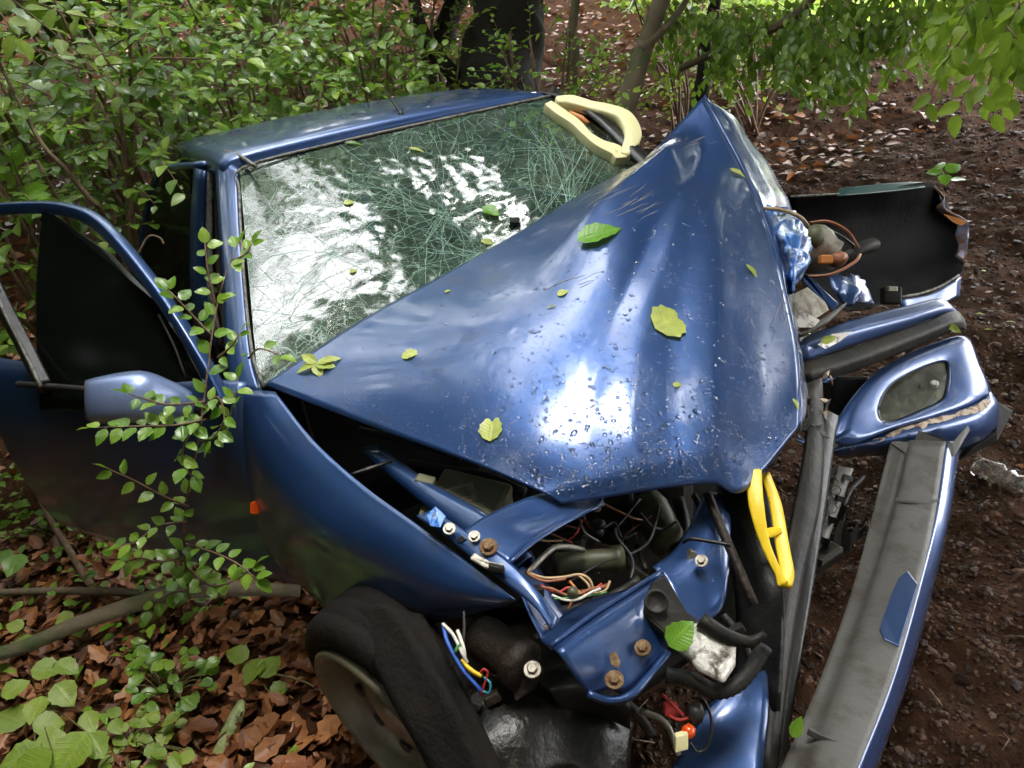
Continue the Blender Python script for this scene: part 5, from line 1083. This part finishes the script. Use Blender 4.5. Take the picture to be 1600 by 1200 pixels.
# ================================================================== shrubs behind the wreck
def shrub(px, py, d, R_, H_, ntw, s0, s1, m, label, nobj=150, name='shrub', group='shrubs behind the wreck', shape=('mid', LS_MID), droop=.15, per=9, base=None, tw=(.18, .38), hang=0):
    c = P(px, py, d); b = Vector((c.x, c.y, GZ(c.x, c.y))) if base is None else base
    root = empty(name, b, label, name.replace('_', ' '), group)
    mb = MB(); L = []
    for k in range(9):
        a = rnd(0, 6.28); e = c + Vector((math.cos(a) * R_ * .8, math.sin(a) * R_ * .7, rnd(-.2, .8) * H_))
        tube('stem', [b + rvec(.04), b.lerp(e, .5) + rvec(.06) + Vector((0, 0, .08)), e], [.014, .011, .006], TWIG, root, 6, 4)
    for k in range(ntw):
        q = rvec(); q.normalize(); q *= rnd(.35, 1) ** .5; s = c + Vector((q.x * R_, q.y * R_, q.z * H_))
        if s.z < GZ(s.x, s.y) + .02: s.z = GZ(s.x, s.y) + rnd(.02, .15)
        t = (Vector((q.x, q.y, q.z * .4)) + rvec(.45) + Vector((0, 0, -hang))).normalized(); l = rnd(*tw)
        e = s + t * l - Vector((0, 0, droop * l)); m_ = s.lerp(e, .5) + Vector((0, 0, .08 * l)) + rvec(.01)
        v, f = tube_geo([s, m_, e], [.0028, .002, .001], 4, 2); mb.add(v, f)
        sd_ = 1
        for i in range(per):
            u = (i + .7) / per; p = s.lerp(m_, u * 2) if u < .5 else m_.lerp(e, u * 2 - 1)
            up = (Vector((0, 0, 1)) + (CAM - p).normalized() * .35 + rvec(.32)).normalized(); sv = t.cross(up).normalized() * sd_; sd_ = -sd_
            dr = (t * rnd(.3, .9) + sv * rnd(.5, 1) + Vector((0, 0, -hang * 1.2))).normalized()
            if random.random() < .04: continue
            L.append((p, dr, up if hang < .5 else (CAM - p).normalized() + rvec(.4), rnd(s0, s1) * random.choice((.6, .8, 1., 1.)) * (1 - .3 * (u > .8))))
    mb.build('twig', TWIG, root, kind='stuff')
    def infr(p):
        q = p - CAM; z = q.dot(CF); return z > .1 and abs(q.dot(CR) / z * FPX) < 810 and abs(q.dot(CU) / z * FPX) < 610
    L.sort(key=lambda q: (not infr(q[0]), (q[0] - CAM).length / q[3]))
    for p, dr, up, s in L[:nobj]: leaf_obj('leaf', p, dr, up, s, m, root, shape)
    leaf_mass('foliage', L[nobj:], LS_LOW, m, root, b)
    return root
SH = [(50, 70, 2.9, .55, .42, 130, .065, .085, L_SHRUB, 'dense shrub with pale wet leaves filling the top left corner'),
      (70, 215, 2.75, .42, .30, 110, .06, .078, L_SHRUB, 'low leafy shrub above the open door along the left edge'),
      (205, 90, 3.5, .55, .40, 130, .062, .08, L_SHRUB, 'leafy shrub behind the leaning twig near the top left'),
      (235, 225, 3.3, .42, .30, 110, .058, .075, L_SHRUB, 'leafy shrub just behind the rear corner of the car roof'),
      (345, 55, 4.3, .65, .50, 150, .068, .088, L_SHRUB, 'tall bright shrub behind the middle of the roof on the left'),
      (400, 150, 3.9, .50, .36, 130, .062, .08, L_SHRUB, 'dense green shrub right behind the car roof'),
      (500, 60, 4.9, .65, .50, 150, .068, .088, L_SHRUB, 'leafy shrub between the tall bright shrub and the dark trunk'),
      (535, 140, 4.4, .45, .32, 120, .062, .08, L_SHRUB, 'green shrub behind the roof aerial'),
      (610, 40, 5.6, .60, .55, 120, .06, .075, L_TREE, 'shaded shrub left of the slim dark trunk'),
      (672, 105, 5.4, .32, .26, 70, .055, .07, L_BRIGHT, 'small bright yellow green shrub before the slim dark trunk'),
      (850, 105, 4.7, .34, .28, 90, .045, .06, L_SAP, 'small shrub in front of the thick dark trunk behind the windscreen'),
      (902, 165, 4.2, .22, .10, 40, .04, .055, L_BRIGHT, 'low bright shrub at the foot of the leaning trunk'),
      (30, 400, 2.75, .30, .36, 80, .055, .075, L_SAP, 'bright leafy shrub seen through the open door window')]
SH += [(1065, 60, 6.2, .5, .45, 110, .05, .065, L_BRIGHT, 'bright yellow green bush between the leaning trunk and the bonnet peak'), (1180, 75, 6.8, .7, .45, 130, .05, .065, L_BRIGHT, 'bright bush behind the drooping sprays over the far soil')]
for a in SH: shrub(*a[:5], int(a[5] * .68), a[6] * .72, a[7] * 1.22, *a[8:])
HB = empty('hanging_branch', P(-40, -30, 2.5), 'branch tip with larger yellow green leaves hanging into the top left corner', 'branch')
for pts, n in (([(-30, -40, 2.5), (20, 0, 2.48), (70, 40, 2.46), (125, 85, 2.46)], 8), ([(20, 0, 2.48), (60, 5, 2.5), (100, 20, 2.5), (150, 30, 2.5)], 6), ([(-30, -10, 2.45), (0, 20, 2.42), (28, 60, 2.42)], 5)):
    leafy_branch(HB, PP(pts), n, .065, .085, L_HORN, .003)
# ================================================================== trees
def tree(name, base, top, r0, r1, m, label, limbs=(), cat='tree', group=None, ext=6.0):
    b, t = base, top; d = (t - b).normalized(); g = Vector((b.x, b.y, GZ(b.x, b.y)))
    pts = [b + d * (-.35) + Vector((0, 0, 0)), b + d * .3, b.lerp(t, .5) + rvec(.02), t, t + d * ext * .5 + rvec(.15), t + d * ext + rvec(.3)]
    root = empty(name, g, label, cat, group)
    v, f = tube_geo(pts, [r0 * 1.5, r0 * 1.05, r0 * .95, r0 * .85, r1, r1 * .5], 18, 8)
    v = [q + (q - b).normalized() * 0 + Vector((nz(q, 5, 1), nz(q, 5, 2), nz(q, 3, 3))) * r0 * .22 for q in v]
    mk('trunk', v, f, m, root)
    for lp, lr in limbs: tube('branch', lp, lr, m, root, 8, 5)
    return root
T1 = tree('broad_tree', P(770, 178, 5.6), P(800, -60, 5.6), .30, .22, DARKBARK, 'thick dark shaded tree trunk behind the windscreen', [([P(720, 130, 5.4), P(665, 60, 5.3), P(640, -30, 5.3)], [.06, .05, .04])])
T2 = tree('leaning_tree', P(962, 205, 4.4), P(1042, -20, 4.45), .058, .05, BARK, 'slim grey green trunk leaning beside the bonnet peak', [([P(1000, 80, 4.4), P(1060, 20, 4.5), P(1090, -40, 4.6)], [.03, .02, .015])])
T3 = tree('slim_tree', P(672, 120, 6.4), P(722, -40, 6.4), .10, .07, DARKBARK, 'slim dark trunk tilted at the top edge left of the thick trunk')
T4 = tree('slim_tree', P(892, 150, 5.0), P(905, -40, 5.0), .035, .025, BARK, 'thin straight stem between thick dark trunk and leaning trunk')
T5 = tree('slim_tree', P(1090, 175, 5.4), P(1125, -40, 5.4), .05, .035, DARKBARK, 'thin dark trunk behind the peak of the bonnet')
T6 = tree('drooping_tree', Vector((-.6, 7.6, GZ(-.6, 7.6))), Vector((-.8, 7.4, 3.4)), .10, .07, BARK, 'young tree with drooping green sprays over the dark soil', [(PP([(1062, 108, 4.9), (1140, 72, 4.7), (1200, 48, 4.55), (1245, 22, 4.4), (1290, -30, 4.3)]), [.02, .024, .026, .028, .03])])
def sprays(root, spots, n_tw, s0, s1, m, nobj=200, length=(.25, .5), hang=.8, spread=.25, per=10, shp=('mid', LS_MID), aim=None):
    mb = MB(); L = []
    for (x, y, d), n in zip(spots, n_tw):
        for k in range(n):
            s = P(x + random.gauss(0, 26), y + random.gauss(0, 12), d + random.gauss(0, spread)); l = rnd(*length)
            t = (Vector((random.gauss(0, .6), random.gauss(0, .6), -hang + random.gauss(0, .35)))).normalized(); e = s + t * l; mdd = s.lerp(e, .5) + Vector((t.x, t.y, 0)) * l * .12 + Vector((0, 0, .05 * l))
            v, f = tube_geo([s, mdd, e], [.003, .002, .001], 4, 2); mb.add(v, f); sd_ = 1
            for i in range(per):
                u = (i + .7) / per; p = s.lerp(mdd, u * 2) if u < .5 else mdd.lerp(e, u * 2 - 1); up = (Vector((0, 0, .8)) + (CAM - p).normalized() * .6 + rvec(.4)).normalized()
                sv = t.cross(up).normalized() * sd_; sd_ = -sd_; L.append((p, (t * rnd(.3, .8) + sv * rnd(.4, 1) + Vector((0, 0, -.35))).normalized(), up, rnd(s0, s1)))
    mb.build('twig', TWIG, root, kind='stuff')
    def infr(p):
        q = p - CAM; z = q.dot(CF); return z > .1 and abs(q.dot(CR) / z * FPX) < 810 and abs(q.dot(CU) / z * FPX) < 610
    L.sort(key=lambda q: (not infr(q[0]), (q[0] - CAM).length / q[3]))
    for p, dr, up, s in L[:nobj]: leaf_obj('leaf', p, dr, up, s, m, root, shp)
    if len(L) > nobj: leaf_mass('foliage', L[nobj:], LS_LOW, m, root, WL[root.name])
sprays(T6, [(1080, 15, 4.9), (1150, 25, 4.7), (1220, 25, 4.5), (1290, 5, 4.4), (1340, 35, 4.4), (1270, 65, 4.3), (1200, 75, 4.5), (1390, 0, 4.5), (1440, 10, 4.7), (1110, 75, 5.0), (1330, 95, 4.3), (1260, 100, 4.2), (1420, 35, 4.3)], [20, 22, 24, 24, 22, 20, 12, 20, 16, 14, 12, 8, 14], .05, .07, L_SHRUB, 260, (.18, .36))
T7 = tree('overhanging_tree', Vector((.6, 6.6, GZ(.6, 6.6))), Vector((.9, 6.3, 3.5)), .14, .10, BARK, 'tree outside the picture whose bright leaves hang into the top right corner', [([Vector((.85, 6.3, 3.3)), P(1640, -60, 3.4), P(1560, -40, 2.7), P(1500, -30, 2.6)], [.05, .03, .02, .012])])
sprays(T7, [(1590, -10, 2.45), (1560, -20, 2.6), (1530, -20, 2.6), (1600, 40, 2.4), (1505, -40, 2.7), (1580, 50, 2.5)], [9, 8, 7, 7, 6, 5], .055, .085, L_BRIGHT, 260, (.18, .34), 1.4, .12, 8, ('fine', LS_FINE))
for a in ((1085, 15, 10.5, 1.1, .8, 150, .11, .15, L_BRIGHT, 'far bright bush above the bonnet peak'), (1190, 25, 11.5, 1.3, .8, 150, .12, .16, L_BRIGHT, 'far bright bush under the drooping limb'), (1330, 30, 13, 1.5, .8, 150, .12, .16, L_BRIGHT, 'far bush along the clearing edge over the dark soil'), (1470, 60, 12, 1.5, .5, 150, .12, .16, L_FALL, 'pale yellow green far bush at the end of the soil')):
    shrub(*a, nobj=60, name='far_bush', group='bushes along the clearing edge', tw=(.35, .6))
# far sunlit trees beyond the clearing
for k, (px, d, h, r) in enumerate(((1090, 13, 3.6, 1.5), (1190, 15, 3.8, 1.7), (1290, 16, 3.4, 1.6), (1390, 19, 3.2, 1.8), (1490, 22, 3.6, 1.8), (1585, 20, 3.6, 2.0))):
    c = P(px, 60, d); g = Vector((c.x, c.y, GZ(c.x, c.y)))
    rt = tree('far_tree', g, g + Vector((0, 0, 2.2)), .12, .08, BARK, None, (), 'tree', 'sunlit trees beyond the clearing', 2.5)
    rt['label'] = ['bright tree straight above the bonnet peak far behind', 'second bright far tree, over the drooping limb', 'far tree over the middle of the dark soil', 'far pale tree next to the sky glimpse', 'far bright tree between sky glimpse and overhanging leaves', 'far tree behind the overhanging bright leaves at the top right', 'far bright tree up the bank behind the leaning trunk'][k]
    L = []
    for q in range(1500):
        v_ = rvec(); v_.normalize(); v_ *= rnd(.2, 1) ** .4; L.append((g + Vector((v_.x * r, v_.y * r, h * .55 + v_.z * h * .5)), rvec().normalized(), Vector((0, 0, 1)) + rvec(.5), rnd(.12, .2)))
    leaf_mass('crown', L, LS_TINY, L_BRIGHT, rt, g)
# ================================================================== canopy overhead, shaped for the light and reflections below
TALL = [(-5.5, -4.5), (-7, 1.5), (-3, 9.5), (4.5, 6.5), (7, -1.0), (4.0, -5.5), (-.5, -6.5)]
GAPS = [(RAD(138), RAD(73), RAD(11)), (RAD(25), RAD(82), RAD(7.5)), (RAD(-15), RAD(75), RAD(11)), (RAD(50), RAD(67), RAD(6)), (RAD(160), RAD(46), RAD(3))]  # openings aimed so sky shows in windscreen and bonnet reflections
def dirv(az, el): return Vector((math.cos(el) * math.cos(az), math.cos(el) * math.sin(az), math.sin(el)))
GD = [(dirv(a, e), w) for a, e, w in GAPS]
LT = [[] for _ in TALL]
back = Vector((.87, -.5, 0))
ccen = Vector((0, -.1, .9)); placed = 0
while placed < 13000:
    q = rvec().normalized()
    hz = Vector((q.x, q.y, 0)); hz.normalize()
    az_ = math.degrees(math.atan2(q.y, q.x)) % 360
    lo = .20 if 108 < az_ < 192 else (.14 if 35 < az_ <= 108 else -.02)
    if q.z < lo: continue
    nn_ = nz(q, 4, 4) * .05 + nz(q, 11, 6) * .06
    if any(q.angle(g) + nn_ < w for g, w in GD): continue
    if nz(q, 4.5, 11) > .46: continue
    if 158 < az_ < 228 and q.z > .5 and random.random() < .75: continue  # leaves thinned here to let light down onto the shrubs
    R_ = rnd(4.6, 8.2); c = ccen + q * R_; ti = min(range(len(TALL)), key=lambda i: (TALL[i][0] - c.x) ** 2 + (TALL[i][1] - c.y) ** 2)
    if c.z < GZ(c.x, c.y) + .2: continue
    for k in range(8):
        LT[ti].append((c + rvec(.22), Vector((random.gauss(0, 1), random.gauss(0, 1), random.gauss(-.3, .4))).normalized(), Vector((0, 0, 1)) + rvec(.5), rnd(.16, .26)))
    placed += 1
for k in range(1500):  # extra low leaves out of view, added to darken door and wing
    a_, e_ = RAD(rnd(226, 335)), RAD(rnd(-8, 42)); c = ccen + dirv(a_, e_) * rnd(3.6, 5.2)
    if c.z < GZ(c.x, c.y) + .1: continue
    ti = 5 if a_ > RAD(290) else 6
    for q in range(6): LT[ti].append((c + rvec(.22), Vector((random.gauss(0, 1), random.gauss(0, 1), random.gauss(-.3, .4))).normalized(), Vector((0, 0, 1)) + rvec(.5), rnd(.16, .26)))
for (xa, xb, ya, yb, n) in ((-14, -6.5, -4, 7, 900), (-9, 1.5, 4.0, 9.5, 1300)):  # extra high leaves added to shade the bank and the soil
    for k in range(n):
        c = Vector((rnd(xa, xb), rnd(ya, yb), 0)); c.z = max(rnd(4.2, 8), GZ(c.x, c.y) + 3.2)
        if any((c - ccen).angle(g) < w for g, w in GD): continue
        ti = min(range(len(TALL)), key=lambda i: (TALL[i][0] - c.x) ** 2 + (TALL[i][1] - c.y) ** 2)
        for q in range(6): LT[ti].append((c + rvec(.3), Vector((random.gauss(0, 1), random.gauss(0, 1), random.gauss(-.3, .4))).normalized(), Vector((0, 0, 1)) + rvec(.5), rnd(.2, .3)))
for (x, y), L, lab in zip(TALL, LT, ('tall tree on the leafy bank behind the rear of the car', 'tall tree on the bank straight behind the roof', 'tall tree beyond the dark soil mound', 'tall tree beside the clearing beyond the bumper', 'tall tree behind the viewer in front of the wreck', 'tall tree behind the viewer on the wheel side, low leaves added for shade', 'tall tree beside the open door, low leaves added for shade')):
    g = Vector((x, y, GZ(x, y))); rt = tree('tall_tree', g, g + Vector((rnd(-.2, .2), rnd(-.2, .2), 3.)), .2, .14, BARK, lab, (), 'tree', 'tall trees round the wreck', 5)
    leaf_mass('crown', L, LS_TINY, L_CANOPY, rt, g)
